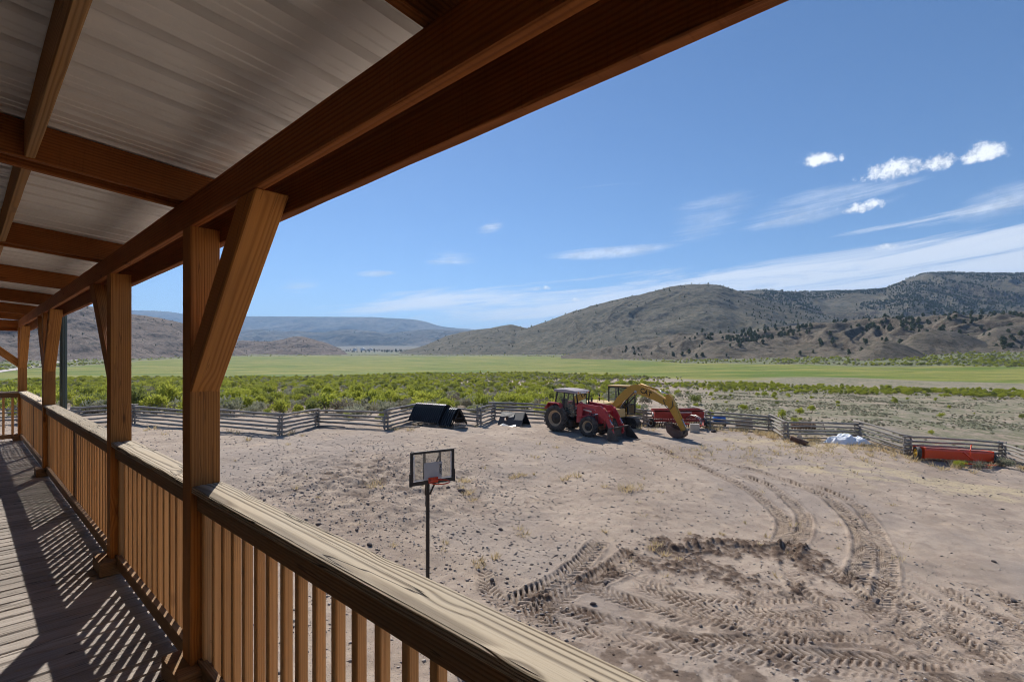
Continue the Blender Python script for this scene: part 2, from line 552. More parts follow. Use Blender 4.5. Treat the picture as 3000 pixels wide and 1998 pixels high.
def build_ground():
    # angles: dense across the view, coarse round the back
    tv = np.linspace(R(-52), R(52), 720)
    tb = np.linspace(R(52), R(308), 60)[1:-1]
    th = np.concatenate([tv, tb])
    rr = np.concatenate([np.linspace(0.8, 6.5, 14)[:-1], 6.5 * np.exp(np.linspace(0, math.log(46 / 6.5), 620))[:-1],
                         46 * np.exp(np.linspace(0, math.log(14000 / 46.0), 260))])
    T, RRr = np.meshgrid(th, rr, indexing='xy')
    # inside the view, rings are rows of equal depth so that the sheet follows the picture's rows
    cosv = np.where(np.abs(np.mod(T + math.pi, 2 * math.pi) - math.pi) <= R(52.001), np.cos(T), math.cos(R(52)))
    D = RRr / cosv
    X = np.sin(T) * D
    Y = np.cos(T) * D
    Z = G(X, Y)
    d = np.hypot(X, Y)
    yard = sstep(d, 60, 40)
    rel = fbm(X * .45, Y * .45, 4, 3) * .10 + fbm(X * 2.1, Y * 2.1, 4, 9) * .035
    big = fbm(X / 30., Y / 30., 4, 21) * .5 * sstep(d, 45, 120) * sstep(d, 4000, 800)
    Z = Z + rel * sstep(d, 140, 30) + big
    # worn and churned ground
    dark = np.zeros_like(Z)
    flat = np.zeros_like(Z)
    dz = np.zeros_like(Z)
    sel = (d < 44) & (Y > 3)
    xs, ys = X[sel], Y[sel]
    wob = fbm(xs * 3.0, ys * 3.0, 3, 5)
    ddark = np.zeros_like(xs)
    ddz = np.zeros_like(xs)
    brk = fbm(xs * .9, ys * .9, 3, 77)
    for line, hw, pitch, dep, dk in TRACKS:
        mn, mx = line.min(0) - 1.0, line.max(0) + 1.0
        s2 = (xs > mn[0]) & (xs < mx[0]) & (ys > mn[1]) & (ys < mx[1])
        if not s2.any():
            continue
        qx, qy = xs[s2], ys[s2]
        best = np.full(qx.shape, 9.0)
        arc = np.zeros(qx.shape)
        side = np.zeros(qx.shape)
        acc = 0.0
        for i in range(len(line) - 1):
            a, b = line[i], line[i + 1]
            ab = b - a
            L = math.hypot(*ab) + 1e-9
            t = np.clip(((qx - a[0]) * ab[0] + (qy - a[1]) * ab[1]) / (L * L), 0, 1)
            ex, ey = qx - a[0] - ab[0] * t, qy - a[1] - ab[1] * t
            dd = np.hypot(ex, ey)
            m = dd < best
            best[m] = dd[m]
            arc[m] = acc + t[m] * L
            side[m] = np.sign(ab[0] * ey - ab[1] * ex)[m] * dd[m]
            acc += L
        w = wob[s2] * .06
        ins = sstep(best + w, hw, hw - .07)
        lug = np.sin((arc + np.abs(side) * .8 + (side > 0) * pitch * .5) * 2 * math.pi / pitch)
        lug = np.clip(lug * 2.2, -1, 1)
        rim = np.exp(-((best - hw - .03) / .06) ** 2)
        fade = (.55 + .45 * sstep(fbm(qx * 2.2, qy * 2.2, 3, 88), -.25, .2)) * sstep(arc, 0, .8) * sstep(arc, acc, acc - .8) * ((.7 if dep > .05 else .15) + (.3 if dep > .05 else .85) * sstep(brk[s2], -.5, 0.0))
        cand = fade * (ins * (-dep * .7 + dep * .9 * lug) + rim * dep * .6)
        cur = ddz[s2]
        ddz[s2] = np.where(np.abs(cand) > np.abs(cur), cand, cur * (1 - ins * .8 * fade))
        ddark[s2] = np.maximum(ddark[s2], fade * min(1, dk * 1.35) * (ins * (.55 - .45 * lug) + rim * .5))
    # the churned patch where the machines turned: a ragged crescent and its arms
    churn = np.zeros_like(xs)
    for dx, dy, rx_, ry_, k in ((1540, 1262, 1.1, .75, 1.0), (1640, 1258, 1.3, .7, 1.1), (1740, 1266, 1.3, .8, 1.0), (1830, 1285, 1.2, .9, .8), (1910, 1315, 1.1, 1.0, .6), (1560, 1305, 1.1, .7, .85),
                                (1660, 1318, 1.2, .7, .8), (1480, 1285, .9, .7, .75), (1400, 1318, .8, .7, .6), (1330, 1345, .8, .6, .5), (1250, 1390, .8, .6, .4), (1760, 1335, 1.2, .7, .5), (1850, 1370, 1.3, .8, .4)):
        a, b = hitD(dx, dy)
        churn = np.maximum(churn, k * np.exp(-(((xs - a) / rx_) ** 2 + ((ys - b) / ry_) ** 2)))
    edge = fbm(xs * 1.5, ys * 1.5, 5, 31, .6)
    fine = fbm(xs * 6.0, ys * 6.0, 4, 43, .6)
    patch = sstep(churn + edge * .6, .25, .62)
    clod = np.abs(fbm(xs * 3.6, ys * 3.6, 5, 41, .66))
    ddz += patch * (clod * .13 + fine * .03)
    a, b = hitD(1500, 1262)
    a2, b2 = hitD(1850, 1262)
    tt_ = np.clip((xs - a) / (a2 - a), 0, 1)
    bl_ = b + (b2 - b) * tt_ + .35 * np.sin(tt_ * 3.14) + fbm(xs * 1.2, ys * 0, 3, 12) * .3
    berm = np.exp(-((ys - bl_) / .22) ** 2) * sstep(xs, a - .4, a + .4) * sstep(xs, a2 + .4, a2 - .4)
    ddz += berm * (.06 + clod * .12)
    ddark = np.maximum(ddark, np.clip(patch * (.50 + clod * .9 + fine * .6), 0, 1))
    ddark = np.maximum(ddark, np.clip(berm * (.6 + fine), 0, 1))
    # mottled trampled earth all through the lower right of the yard
    px = 1500 + F * xs / np.maximum(ys, .1)
    tram = sstep(ys, 13.5, 10.5) * sstep(px, 1150, 1800)
    tm = sstep(fbm(xs * 2.4, ys * 2.4, 5, 55, .6), -.02, .28)
    ddark = np.maximum(ddark, tram * np.clip(.20 + tm * .45, 0, 1))
    ddz += tram * fbm(xs * 4.5, ys * 4.5, 4, 57, .6) * .035
    # stony hump on the left side of the yard
    hx, hy = hitD(860, 1110)
    hump = np.exp(-(((xs - hx) / 5.0) ** 2 + ((ys - hy) / 4.5) ** 2))
    ddz += hump * (.28 + fbm(xs * 1.6, ys * 1.6, 5, 61, .6) * .22)
    ddark = np.maximum(ddark, np.clip(hump * (.38 + fbm(xs * 3, ys * 3, 4, 66) * .8), 0, .65))
    dark[sel] = ddark
    dz[sel] = ddz
    Z = Z + dz
    # straw litter: patches with a shape of their own
    straw = np.zeros_like(Z)
    sx, sy = hitD(1930, 1075)
    q = np.exp(-(((X - sx) / 6.0) ** 2 + ((Y - sy) / 2.6) ** 2) * 1.2)
    q2 = np.exp(-(((X - sx - 7) / 5.0) ** 2 + ((Y - sy + 2.0) / 1.8) ** 2))
    fx, fy = hitD(1880, 1020)
    q3 = np.exp(-(((X - fx) / 9.0) ** 2 + ((Y - fy) / 2.2) ** 2))
    nn = fbm(X * .8, Y * 1.6, 5, 91, .6)
    straw = np.clip(sstep(nn + (q + q2 * .8 + q3 * .9) * .75, .38, .85), 0, 1) * np.clip(q + q2 + q3, 0, 1)
    # kinds of cover: 0 bare yard, 1 sage flat, 2 meadow, 3 sparse pasture
    U = X / np.maximum(Y, 1e-3)
    pxs = 1500 + F * np.clip(U, -1.3, 1.3)
    meadow0 = np.interp(pxs, [0, 700, 1500, 1900, 2300, 3000], [150, 215, 240, 215, 190, 160])
    meadow1 = np.interp(pxs, [0, 300, 700, 1100, 1500, 2000, 2500, 3000], [330, 520, 1000, 1250, 1100, 520, 350, 290])
    wig = fbm(X / 60., Y / 60., 4, 71) * 1.0
    mea = sstep(Y / (meadow0 * (1 + wig * .25)), .97, 1.05) * sstep(Y / (meadow1 * (1 + wig * .08)), 1.02, .98)
    fenced = np.interp(pxs, [0, 400, 823, 930, 1132, 1404, 1445, 2029, 2258, 2302, 2512, 2659, 2935, 3200], [34, 33, 29, 34, 31, 34, 37, 40, 37, 34, 33, 31, 35, 33])
    outside = sstep(Y, fenced + .5, fenced + 4)
    past = outside * sstep(pxs, 1850, 2150) * (1 - mea)
    front = (np.cos(T) > .3)
    mea = np.where(front, mea, 0)
    cov = np.stack([dark, straw, mea, past], -1).reshape(-1, 4)
    out = (outside * (1 - mea)).ravel()
    ny, nx = X.shape
    ii = np.arange(ny * nx).reshape(ny, nx)
    nxt = np.roll(ii, -1, axis=1)
    faces = np.stack([ii[:-1], nxt[:-1], nxt[1:], ii[1:]], -1).reshape(-1, 4)[:, ::-1]
    V = np.stack([X, Y, Z], -1).reshape(-1, 3)
    me = np_mesh('ground', V, faces, MATS['ground'], True,
                 {'cover': ('FLOAT_COLOR', 'POINT', cov), 'outer': ('FLOAT', 'POINT', out)})
    o = link_mesh('ground', me)
    tag(o, 'stony bare ranch yard running out into sage flat and green meadow', kind='structure')
    # sampler for standing things on the real relief
    return (tv, rr, Z[:, :720])

def mat_ground():
    m, N, b = new_mat('ground')
    geo = N.n('ShaderNodeNewGeometry')
    P = geo.outputs['Position']
    a = N.n('ShaderNodeAttribute', attribute_name='cover')
    r, g, bl = N.sep(a.outputs['Vector'])
    al = a.outputs['Alpha']
    o = N.n('ShaderNodeAttribute', attribute_name='outer').outputs['Fac']
    n1 = N.noise(P, .32, 5, .6)
    n2 = N.noise(P, 2.6, 6, .65)
    n3 = N.noise(P, 14.0, 5, .7)
    grav = N.voro(P, 22.0)
    gravc = N.voro(P, 22.0, 'F1', 'Color')
    gr, gg, gb = N.sep(gravc)
    soil = N.mix(N.ss(n1, .3, .7), (.312, .243, .188), (.440, .350, .272))
    soil = N.mix(N.m('MULTIPLY', N.ss(n2, .42, .68), .55), soil, (.270, .200, .158))
    soil = N.mix(N.m('MULTIPLY', N.ss(n3, .5, .75), .4), soil, (.48, .40, .335))
    n0 = N.noise(P, .11, 4, .6)
    soil = N.mix(N.m('MULTIPLY', N.ss(n0, .46, .62), .55), soil, (.295, .250, .218))
    soil = N.mix(N.m('MULTIPLY', N.ss(N.noise(P, .7, 4, .6), .56, .70), .5), soil, (.48, .37, .27))
    # pebbles as fleck of tone
    speck = N.m('MULTIPLY', N.m('LESS_THAN', grav, .3), N.m('GREATER_THAN', gr, .55))
    soil = N.mix(N.m('MULTIPLY', speck, .6), soil, N.mix(gg, (.13, .10, .095), (.50, .45, .42)))
    # damp turned earth
    soil = N.mix(N.ss(r, .05, .95), soil, N.mix(n3, (.085, .056, .040), (.150, .104, .078)))
    # straw
    sv = N.noise(N.vm('MULTIPLY', P, (3.0, 9.0, 3.0)), 3.0, 6, .7)
    soil = N.mix(N.m('MULTIPLY', g, N.ss(sv, .38, .58)), soil, (.52, .42, .26))
    # sparse grey-green cover outside the fence
    n4 = N.noise(N.vm('MULTIPLY', P, (.9, .55, .5)), 1.0, 6, .75)
    n5 = N.noise(P, .08, 4, .6)
    dryc = N.mix(N.ss(n4, .36, .56), soil, N.mix(n3, (.120, .125, .070), (.20, .195, .125)))
    soil = N.mix(N.m('MULTIPLY', al, N.m('ADD', .55, N.m('MULTIPLY', N.ss(n5, .35, .55), .45))), soil, dryc)
    n6 = N.noise(N.vm('MULTIPLY', P, (.05, .03, .05)), 1.0, 6, .7)
    scrub = N.mix(N.ss(N.noise(P, .45, 5, .65), .45, .62), (.30, .25, .195), (.115, .135, .055))
    far = N.ss(N.vm('LENGTH', P).node.outputs['Value'], 130.0, 420.0)
    soil = N.mix(N.m('MULTIPLY', o, far), soil, N.mix(n6, scrub, (.085, .125, .035)))
    vfar = N.ss(N.vm('LENGTH', P).node.outputs['Value'], 1600.0, 3000.0)
    pl = N.mix(N.noise(N.vm('MULTIPLY', P, (.0012, .004, .001)), 1.0, 4, .6), (.14, .135, .09), (.22, .18, .13))
    soil = N.mix(vfar, soil, pl)
    # meadow
    P2 = N.vm('MULTIPLY', P, (.012, .030, .02))
    ma = N.noise(P2, 1.0, 6, .62)
    mb = N.noise(N.vm('MULTIPLY', P, (.045, .16, .1)), 1.0, 5, .7)
    mead = N.mix(N.ss(ma, .38, .60), (.112, .165, .028), (.245, .235, .062))
    mead = N.mix(N.m('MULTIPLY', N.ss(mb, .50, .66), .75), mead, (.085, .112, .022))
    mead = N.mix(N.m('MULTIPLY', N.ss(N.noise(P2, 2.3, 4, .6), .58, .75), .7), mead, (.31, .25, .12))
    col = N.mix(bl, soil, mead)
    N.link(col, b.inputs['Base Color'])
    b.inputs['Roughness'].default_value = .95
    b.inputs['Specular IOR Level'].default_value = .12
    hgt = N.m('ADD', N.m('MULTIPLY', n3, .5), N.m('ADD', N.m('MULTIPLY', N.noise(P, 46.0, 4, .7), .35), N.m('MULTIPLY', N.ss(grav, .32, .0), .5)))
    bp = N.bump(hgt, .75, .045)
    N.link(bp, b.inputs['Normal'])
mat_ground()
GRID = build_ground()
def relief(x, y):
    """height of the built ground under (x, y) inside the view"""
    tv, rr, Z = GRID
    t = math.atan2(x, y)
    i = (t - tv[0]) / (tv[-1] - tv[0]) * (len(tv) - 1)
    i = min(max(i, 0), len(tv) - 1.001)
    j = float(np.interp(y, rr, np.arange(len(rr))))
    j = min(max(j, 0), len(rr) - 1.001)
    i0, j0 = int(i), int(j)
    fi, fj = i - i0, j - j0
    return float((Z[j0, i0] * (1 - fi) + Z[j0, i0 + 1] * fi) * (1 - fj) + (Z[j0 + 1, i0] * (1 - fi) + Z[j0 + 1, i0 + 1] * fi) * fj)
def relief_v(x, y):
    return np.array([relief(a, b) for a, b in zip(x, y)])
# ------------------------------------------------------------------ hills
def mat_hill(name, soil_a, soil_b, scrub, rock, scale, scrub_amt):
    m, N, b = new_mat(name)
    geo = N.n('ShaderNodeNewGeometry')
    P = geo.outputs['Position']
    n1 = N.noise(P, .010 * scale, 6, .62)
    n2 = N.noise(P, .055 * scale, 6, .68)
    n3 = N.noise(P, .22 * scale, 5, .7)
    col = N.mix(N.ss(n1, .33, .66), soil_a, soil_b)
    col = N.mix(N.m('MULTIPLY', N.ss(n2, .45, .66), scrub_amt), col, scrub)
    col = N.mix(N.m('MULTIPLY', N.ss(n3, .50, .66), .55), col, scrub)
    sl = N.sep(geo.outputs['True Normal'])[2]
    steep = N.m('MULTIPLY', N.ss(sl, .86, .68), N.ss(n2, .40, .60))
    col = N.mix(N.m('MULTIPLY', steep, .8), col, rock)
    N.link(col, b.inputs['Base Color'])
    b.inputs['Roughness'].default_value = .97
    b.inputs['Specular IOR Level'].default_value = .08
    N.link(N.bump(N.m('ADD', n2, N.m('MULTIPLY', n3, .5)), .9, 3.5 / scale), b.inputs['Normal'])
mat_hill('hill_brown', (.118, .104, .072), (.180, .157, .114), (.046, .049, .030), (.065, .052, .045), 1.5, .85)
mat_hill('hill_left', (.160, .124, .104), (.245, .195, .162), (.050, .047, .036), (.07, .058, .055), 1.9, .85)
mat_hill('hill_front', (.130, .108, .080), (.200, .164, .122), (.056, .055, .035), (.085, .066, .052), 3.4, .75)
mat_hill('hill_far', (.075, .072, .055), (.200, .170, .130), (.030, .036, .024), (.06, .056, .05), .16, .95)

HILLS = {}
def hill(name, crest, dist, foot, back, mat, nx=220, nt=90, rough=.10, gull=(60., 200.), seed=1, prof=1.0, sharp=0.0, label=None, foot_z=None):
    """crest: (display x, display y) along the ridge as the photograph shows it; dist: distance of the ridge; foot: distance of its toe"""
    xs = np.array([c[0] for c in crest], dtype=float) * 1.2744
    ys = np.array([c[1] for c in crest], dtype=float) * 1.2744
    px = np.linspace(xs[0], xs[-1], nx)
    py = np.interp(px, xs, ys)
    k = np.array([1, 2, 3, 2, 1.]) / 9
    py = np.convolve(np.pad(py, 2, mode='edge'), k, 'valid')
    f = (px - xs[0]) / (xs[-1] - xs[0])
    dd = np.interp(px, [c * 1.2744 for c in dist[0]], dist[1]) if isinstance(dist, tuple) else np.full(nx, float(dist))
    ff = np.interp(px, [c * 1.2744 for c in foot[0]], foot[1]) if isinstance(foot, tuple) else np.full(nx, float(foot))
    u = (px - 1500.0) / F
    zc = EYE + (HOR - py) / F * dd
    t1 = np.linspace(0, 1, nt)
    t2 = np.linspace(1, 1.6, nt // 4)[1:]
    t = np.concatenate([t1, t2])
    T, U = np.meshgrid(t, u, indexing='ij')
    DD = np.where(T <= 1, ff[None] + (dd - ff)[None] * T, dd[None] + (T - 1) / .6 * back)
    X = U * DD
    Y = DD
    zb = G(u * ff, ff) - np.maximum(1.0, .004 * ff)
    ZB = np.broadcast_to(zb[None], T.shape)
    ZC = np.broadcast_to(zc[None], T.shape)
    tt = np.clip(T, 0, 1)
    s = (1 - prof) * tt + prof * (tt * tt * (3 - 2 * tt) * .55 + .45 * tt ** 1.3)
    rise = ZC - ZB
    gl = ridged(X / gull[0] + fbm(X / gull[1], Y / gull[1], 3, seed + 5) * 2.0, Y / gull[1], 4, seed)
    fb = fbm(X / gull[0] * .7, Y / gull[0] * .7, 5, seed + 9, .55)
    env = np.sin(np.clip(tt, 0, 1) * math.pi) ** .8
    z = ZB + rise * s + env * np.maximum(rise, 0) * (gl * rough + fb * rough * .6)
    z = z + fbm(X / (gull[0] * .12), Y / (gull[0] * .12), 3, seed + 30) * np.clip(rise, 0, 400) * .012 * np.clip(tt * 3, 0, 1)
    z = np.where(T > 1, ZC - (ZC - ZB) * ((T - 1) / .6) ** 1.5 * .9 + fb * rise * .02, z)
    V = np.stack([X, Y, z], -1).reshape(-1, 3)
    ny, nxx = T.shape
    ii = np.arange(ny * nxx).reshape(ny, nxx)
    faces = np.stack([ii[:-1, :-1], ii[:-1, 1:], ii[1:, 1:], ii[1:, :-1]], -1).reshape(-1, 4)
    me = np_mesh(name, V, faces, MATS[mat], True)
    o = link_mesh(name, me)
    tag(o, label, kind='structure')
    HILLS[name] = (X[:nt], Y[:nt], z[:nt], u, t1)
    return o

hill('mesa', [(-300, 715), (0, 712), (300, 713), (345, 714), (395, 717), (421, 722), (480, 726), (560, 727), (700, 728), (850, 729), (950, 734), (985, 741),
              (1010, 750), (1045, 754), (1075, 756), (1110, 760), (1200, 770), (1400, 800)], 9500, 7200, 2500, 'hill_far', 260, 70, .16, (500., 1500.), 3, .6,
     label='long flat topped blue mesa on the far skyline')
hill('far_foothills', [(-200, 770), (300, 770), (430, 762), (540, 760), (600, 757), (660, 762), (740, 765), (800, 757), (850, 761), (885, 768), (930, 762), (985, 757), (1060, 760), (1140, 766),
                       (1220, 778), (1350, 800)], 6000, 4700, 1500, 'hill_far', 240, 70, .26, (260., 800.), 12, .7, label='hazy blue foothills below the far mesa')
hill('left_hillside', [(-700, 640), (-200, 668), (0, 690), (100, 696), (200, 703), (250, 712), (300, 722), (345, 727), (400, 738), (440, 748), (480, 764), (520, 785), (560, 808), (600, 826)],
     ([-700, 0, 300, 600], [700, 900, 1050, 1200]), ([-700, 0, 300, 420, 600], [430, 560, 700, 850, 1100]), 400, 'hill_left', 260, 110, .11, (55., 170.), 21, .5,
     label='stony brown hillside dotted with dark shrubs behind the porch posts')
hill('dark_knoll', [(430, 806), (480, 795), (520, 785), (555, 783), (620, 785), (650, 780), (668, 775), (685, 773), (703, 775), (725, 782), (750, 788), (770, 796), (785, 804), (800, 814)],
     1500, 1250, 260, 'hill_left', 170, 80, .13, (50., 120.), 33, .4, label='low dark knoll standing alone in the gap of the valley')
hill('back_ridge', [(1500, 720), (1600, 690), (1660, 672), (1700, 669), (1760, 667), (1850, 672), (1950, 671), (2030, 663), (2060, 652), (2095, 638), (2130, 630), (2180, 626),
                    (2240, 630), (2300, 629), (2354, 629), (2500, 640), (2700, 670), (3000, 700)],
     2100, ([1500, 2000, 3000], [1500, 1250, 1100]), 500, 'hill_brown', 320, 120, .13, (150., 420.), 44, .5, label='tree covered ridge forming the right skyline')
hill('round_hill', [(1150, 790), (1190, 762), (1230, 748), (1260, 738), (1300, 722), (1360, 703), (1420, 688), (1480, 675), (1540, 660), (1580, 655), (1620, 653), (1650, 655), (1672, 661), (1690, 668),
                    (1740, 682), (1800, 700), (1880, 722), (1960, 745), (2050, 775), (2120, 800)],
     1600, ([1150, 1500, 2120], [1180, 980, 850]), 500, 'hill_brown', 320, 140, .10, (110., 330.), 52, .5, label='big rounded brown hill with rocky crown right of centre')
hill('low_spur', [(900, 818), (930, 806), (955, 800), (980, 793), (1005, 782), (1025, 773), (1060, 764), (1100, 757), (1130, 754), (1155, 749), (1175, 746), (1192, 750), (1215, 756), (1250, 768), (1300, 785), (1380, 805)],
     1750, ([900, 1380], [1300, 1150]), 300, 'hill_brown', 200, 100, .10, (90., 260.), 63, .5, label='grey brown spur sloping down to the valley gap')
hill('front_ridge', [(1290, 818), (1370, 803), (1450, 789), (1520, 775), (1560, 768), (1640, 766), (1700, 768), (1760, 755), (1850, 745), (1950, 738), (2050, 732), (2150, 728), (2250, 724), (2354, 718), (2500, 712), (2800, 720)],
     ([1290, 1700, 2354, 2800], [900, 800, 680, 620]), ([1290, 1600, 1900, 2354, 2800], [800, 620, 520, 470, 430]), 200, 'hill_front', 340, 130, .30, (38., 110.), 71, .5,
     label='gullied low ridge dotted with junipers at the right')
hill('bare_knoll', [(1955, 818), (1985, 803), (2010, 790), (2030, 785), (2055, 787), (2080, 793), (2110, 806), (2130, 818)], 470, 432, 40, 'hill_front', 110, 60, .06, (20., 60.), 82, .3,
     label='small bare brown knoll with one juniper on its shoulder')
hill('bare_knoll', [(2040, 815), (2070, 788), (2100, 770), (2130, 762), (2160, 760), (2190, 762), (2230, 772), (2270, 788), (2310, 808)], 530, 478, 50, 'hill_front', 130, 60, .06, (22., 60.), 87, .3,
     label='rounded bare knoll behind the smaller brown knoll')
hill('bare_knoll', [(2200, 800), (2250, 770), (2290, 752), (2354, 745), (2450, 742), (2550, 760), (2650, 800)], 560, 500, 50, 'hill_front', 130, 60, .08, (22., 60.), 93, .3,
     label='bare brown knoll cut by the right edge of the photo')

# ------------------------------------------------------------------ the road at the foot of the left hillside
def mat_plain(name, col, rough=.9, var=.25, scale=3.0, metal=0.0, spec=.3, dust=None, bump=0.0):
    m, N, b = new_mat(name)
    tc = N.n('ShaderNodeTexCoord')
    oi = N.n('ShaderNodeObjectInfo')
    p = N.vm('ADD', tc.outputs['Object'], N.vm('SCALE', (37.0, 11.0, 23.0)))
    p.node.inputs[0].links[0].from_node if False else None
    n1 = N.noise(p, scale, 6, .65)
    n2 = N.noise(p, scale * 7, 4, .7)
    k = N.m('ADD', 1.0 - var, N.m('MULTIPLY', N.m('ADD', n1, N.m('MULTIPLY', n2, .5)), var * 1.35))
    c = N.vm('SCALE', tuple(col[:3]))
    N.link(k, c.node.inputs['Scale'])
    cc = c
    if dust:
        geo = N.n('ShaderNodeNewGeometry')
        up = N.sep(geo.outputs['Normal'])[2]
        f = N.m('MULTIPLY', N.m('ADD', N.m('MULTIPLY', N.ss(up, -.1, .9), .55), .18), N.ss(N.m('ADD', n1, N.m('MULTIPLY', n2, .35)), .45, .85))
        cc = N.mix(N.m('MULTIPLY', f, dust), c, (.40, .33, .27))
    N.link(cc, b.inputs['Base Color'])
    b.inputs['Roughness'].default_value = rough
    b.inputs['Metallic'].default_value = metal
    b.inputs['Specular IOR Level'].default_value = spec
    N.link(N.m('ADD', rough - .08, N.m('MULTIPLY', n1, .16)), b.inputs['Roughness'])
    if bump:
        N.link(N.bump(n2, .5, bump), b.inputs['Normal'])
    return m
mat_plain('road_gravel', (.52, .47, .43), .95, .15, .3)
def build_road():
    pts = [(-300, 1112), (-120, 1098), (0, 1088), (54, 1081), (87, 1076), (122, 1069), (160, 1062), (190, 1058), (225, 1055)]
    line = smooth_line([hit(a, b, 40, 900) for a, b in pts], 80)
    vs, fs = [], []
    for i, p in enumerate(line):
        q = line[min(i + 1, len(line) - 1)] - line[max(i - 1, 0)]
        n = np.array([-q[1], q[0]]) / (np.hypot(*q) + 1e-9)
        for s in (-1, -.33, .33, 1):
            a = p + n * s * 4.0
            vs.append((a[0], a[1], relief(a[0], a[1]) + (.45 if abs(s) < .5 else .25)))
    for i in range(len(line) - 1):
        for k in range(3):
            fs.append((i * 4 + k, i * 4 + k + 1, i * 4 + k + 5, i * 4 + k + 4))
    me = np_mesh('road', vs, fs, MATS['road_gravel'], True)
    tag(link_mesh('road', me), 'pale gravel road curving along the foot of the left hillside', kind='structure')
build_road()
# ------------------------------------------------------------------ timber
def mat_wood(name, dark, light, gray=None, gray_amt=0.0, freq=95.0, contrast=.6, rough=.8, bump=.35, knots=.8, stretch=.55, crack=0.0, saw=0.0, warpk=9.0, rpow=1.6, finek=.9, blotk=1.1, kscale=1.9):
    """grain runs along local X; every board gets its own cut of the log"""
    m, N, b = new_mat(name)
    tc = N.n('ShaderNodeTexCoord')
    oi = N.n('ShaderNodeObjectInfo')
    rn = oi.outputs['Random']
    off = N.xyz(N.m('MULTIPLY', rn, 61.0), N.m('MULTIPLY', rn, 17.0), N.m('MULTIPLY', rn, 29.0))
    p = N.vm('ADD', tc.outputs['Object'], off)
    x, y, z = N.sep(tc.outputs['Object'])
    oy = N.m('SUBTRACT', N.m('MULTIPLY', N.m('FRACT', N.m('MULTIPLY', rn, 7.3)), .16), .08)
    oz = N.m('SUBTRACT', N.m('MULTIPLY', N.m('FRACT', N.m('MULTIPLY', rn, 13.7)), .20), .16)
    lp = N.vm('MULTIPLY', p, (stretch, 4.0, 4.0))
    warp = N.noise(lp, 1.6, 3, .5)
    # knots: sparse swellings that push the rings aside
    kp = N.vm('MULTIPLY', p, (1.0, 3.2, 3.2))
    kd = N.voro(kp, kscale)
    kn = N.m('MULTIPLY', N.ss(kd, .34, .02), knots)
    dy = N.m('SUBTRACT', y, oy)
    dz = N.m('SUBTRACT', z, oz)
    rad = N.m('SQRT', N.m('ADD', N.m('MULTIPLY', dy, dy), N.m('MULTIPLY', dz, dz)))
    ph = N.m('ADD', N.m('MULTIPLY', rad, freq * 6.283), N.m('ADD', N.m('MULTIPLY', warp, warpk), N.m('MULTIPLY', kn, 9.0)))
    ring = N.m('ADD', .5, N.m('MULTIPLY', N.m('SINE', ph), .5))
    ring = N.m('POWER', ring, rpow)
    fine = N.noise(N.vm('MULTIPLY', p, (2.2, 90.0, 90.0)), 1.0, 4, .65)
    blot = N.noise(N.vm('MULTIPLY', p, (1.3, 5.0, 5.0)), 1.0, 5, .6)
    f = N.m('ADD', N.m('MULTIPLY', ring, contrast), N.m('MULTIPLY', N.m('SUBTRACT', fine, .5), finek))
    f = N.m('ADD', f, N.m('MULTIPLY', N.m('SUBTRACT', blot, .5), blotk), clamp=True)
    col = N.mix(f, light, dark)
    core = N.m('MULTIPLY', N.ss(kd, .12, .05), min(1.0, knots * 1.2))
    col = N.mix(N.m('MULTIPLY', core, .9), col, tuple(c * .35 for c in dark))
    if gray is not None:
        gm = N.m('MULTIPLY', N.ss(N.m('ADD', blot, N.m('MULTIPLY', fine, .4)), .42, .85), gray_amt)
        col = N.mix(gm, col, gray)
    hh = N.m('ADD', N.m('MULTIPLY', ring, -.7), fine)
    if crack > 0:
        cp = N.noise(N.vm('MULTIPLY', p, (.45, 13.0, 13.0)), 1.0, 3, .5, .3)
        ck = N.ss(N.m('ABSOLUTE', N.m('SUBTRACT', cp, .5)), .007, .001)
        col = N.mix(N.m('MULTIPLY', ck, crack), col, (.035, .025, .018))
        hh = N.m('SUBTRACT', hh, N.m('MULTIPLY', ck, 2.0))
    if saw > 0:
        sw = N.noise(N.vm('MULTIPLY', p, (130.0, 6.0, 6.0)), 1.0, 2, .5)
        hh = N.m('ADD', hh, N.m('MULTIPLY', sw, saw))
        col = N.mix(N.m('MULTIPLY', N.ss(sw, .5, .8), .35 * saw), col, dark)
    tone = N.m('ADD', .80, N.m('MULTIPLY', N.m('FRACT', N.m('MULTIPLY', rn, 31.7)), .40))
    cs = N.vm('SCALE', col)
    N.link(tone, cs.node.inputs['Scale'])
    N.link(cs, b.inputs['Base Color'])
    b.inputs['Roughness'].default_value = rough
    b.inputs['Specular IOR Level'].default_value = .22
    N.link(N.bump(hh, bump, .004), b.inputs['Normal'])
    return m
mat_wood('beam_wood', (.120, .032, .007), (.320, .110, .028), None, 0, 70, .5, .78, .5, .5, saw=.8)
mat_wood('post_wood', (.270, .085, .016), (.540, .230, .056), (.30, .17, .075), .3, 85, .6, .75, .3, .9, crack=.35)
mat_wood('baluster_wood', (.450, .200, .065), (.720, .430, .190), (.54, .33, .16), .3, 120, .5, .75, .25, .35)
mat_wood('rail_wood', (.150, .075, .032), (.290, .165, .078), (.20, .145, .09), .5, 95, .6, .8, .4, .4, crack=.5)
mat_wood('cap_wood', (.165, .112, .062), (.545, .440, .310), (.54, .49, .41), .35, 105, 1.15, .82, 1.0, .9, .30, crack=.9, warpk=5.0, rpow=3.2, finek=1.1, blotk=.3, kscale=2.2)
mat_wood('deck_wood', (.150, .118, .098), (.310, .265, .228), (.40, .36, .325), .5, 110, .7, .85, .6, .9, crack=.8)
mat_wood('joist_wood', (.26, .105, .028), (.50, .26, .085), (.56, .40, .24), .35, 80, .8, .75, .35, 1.0)
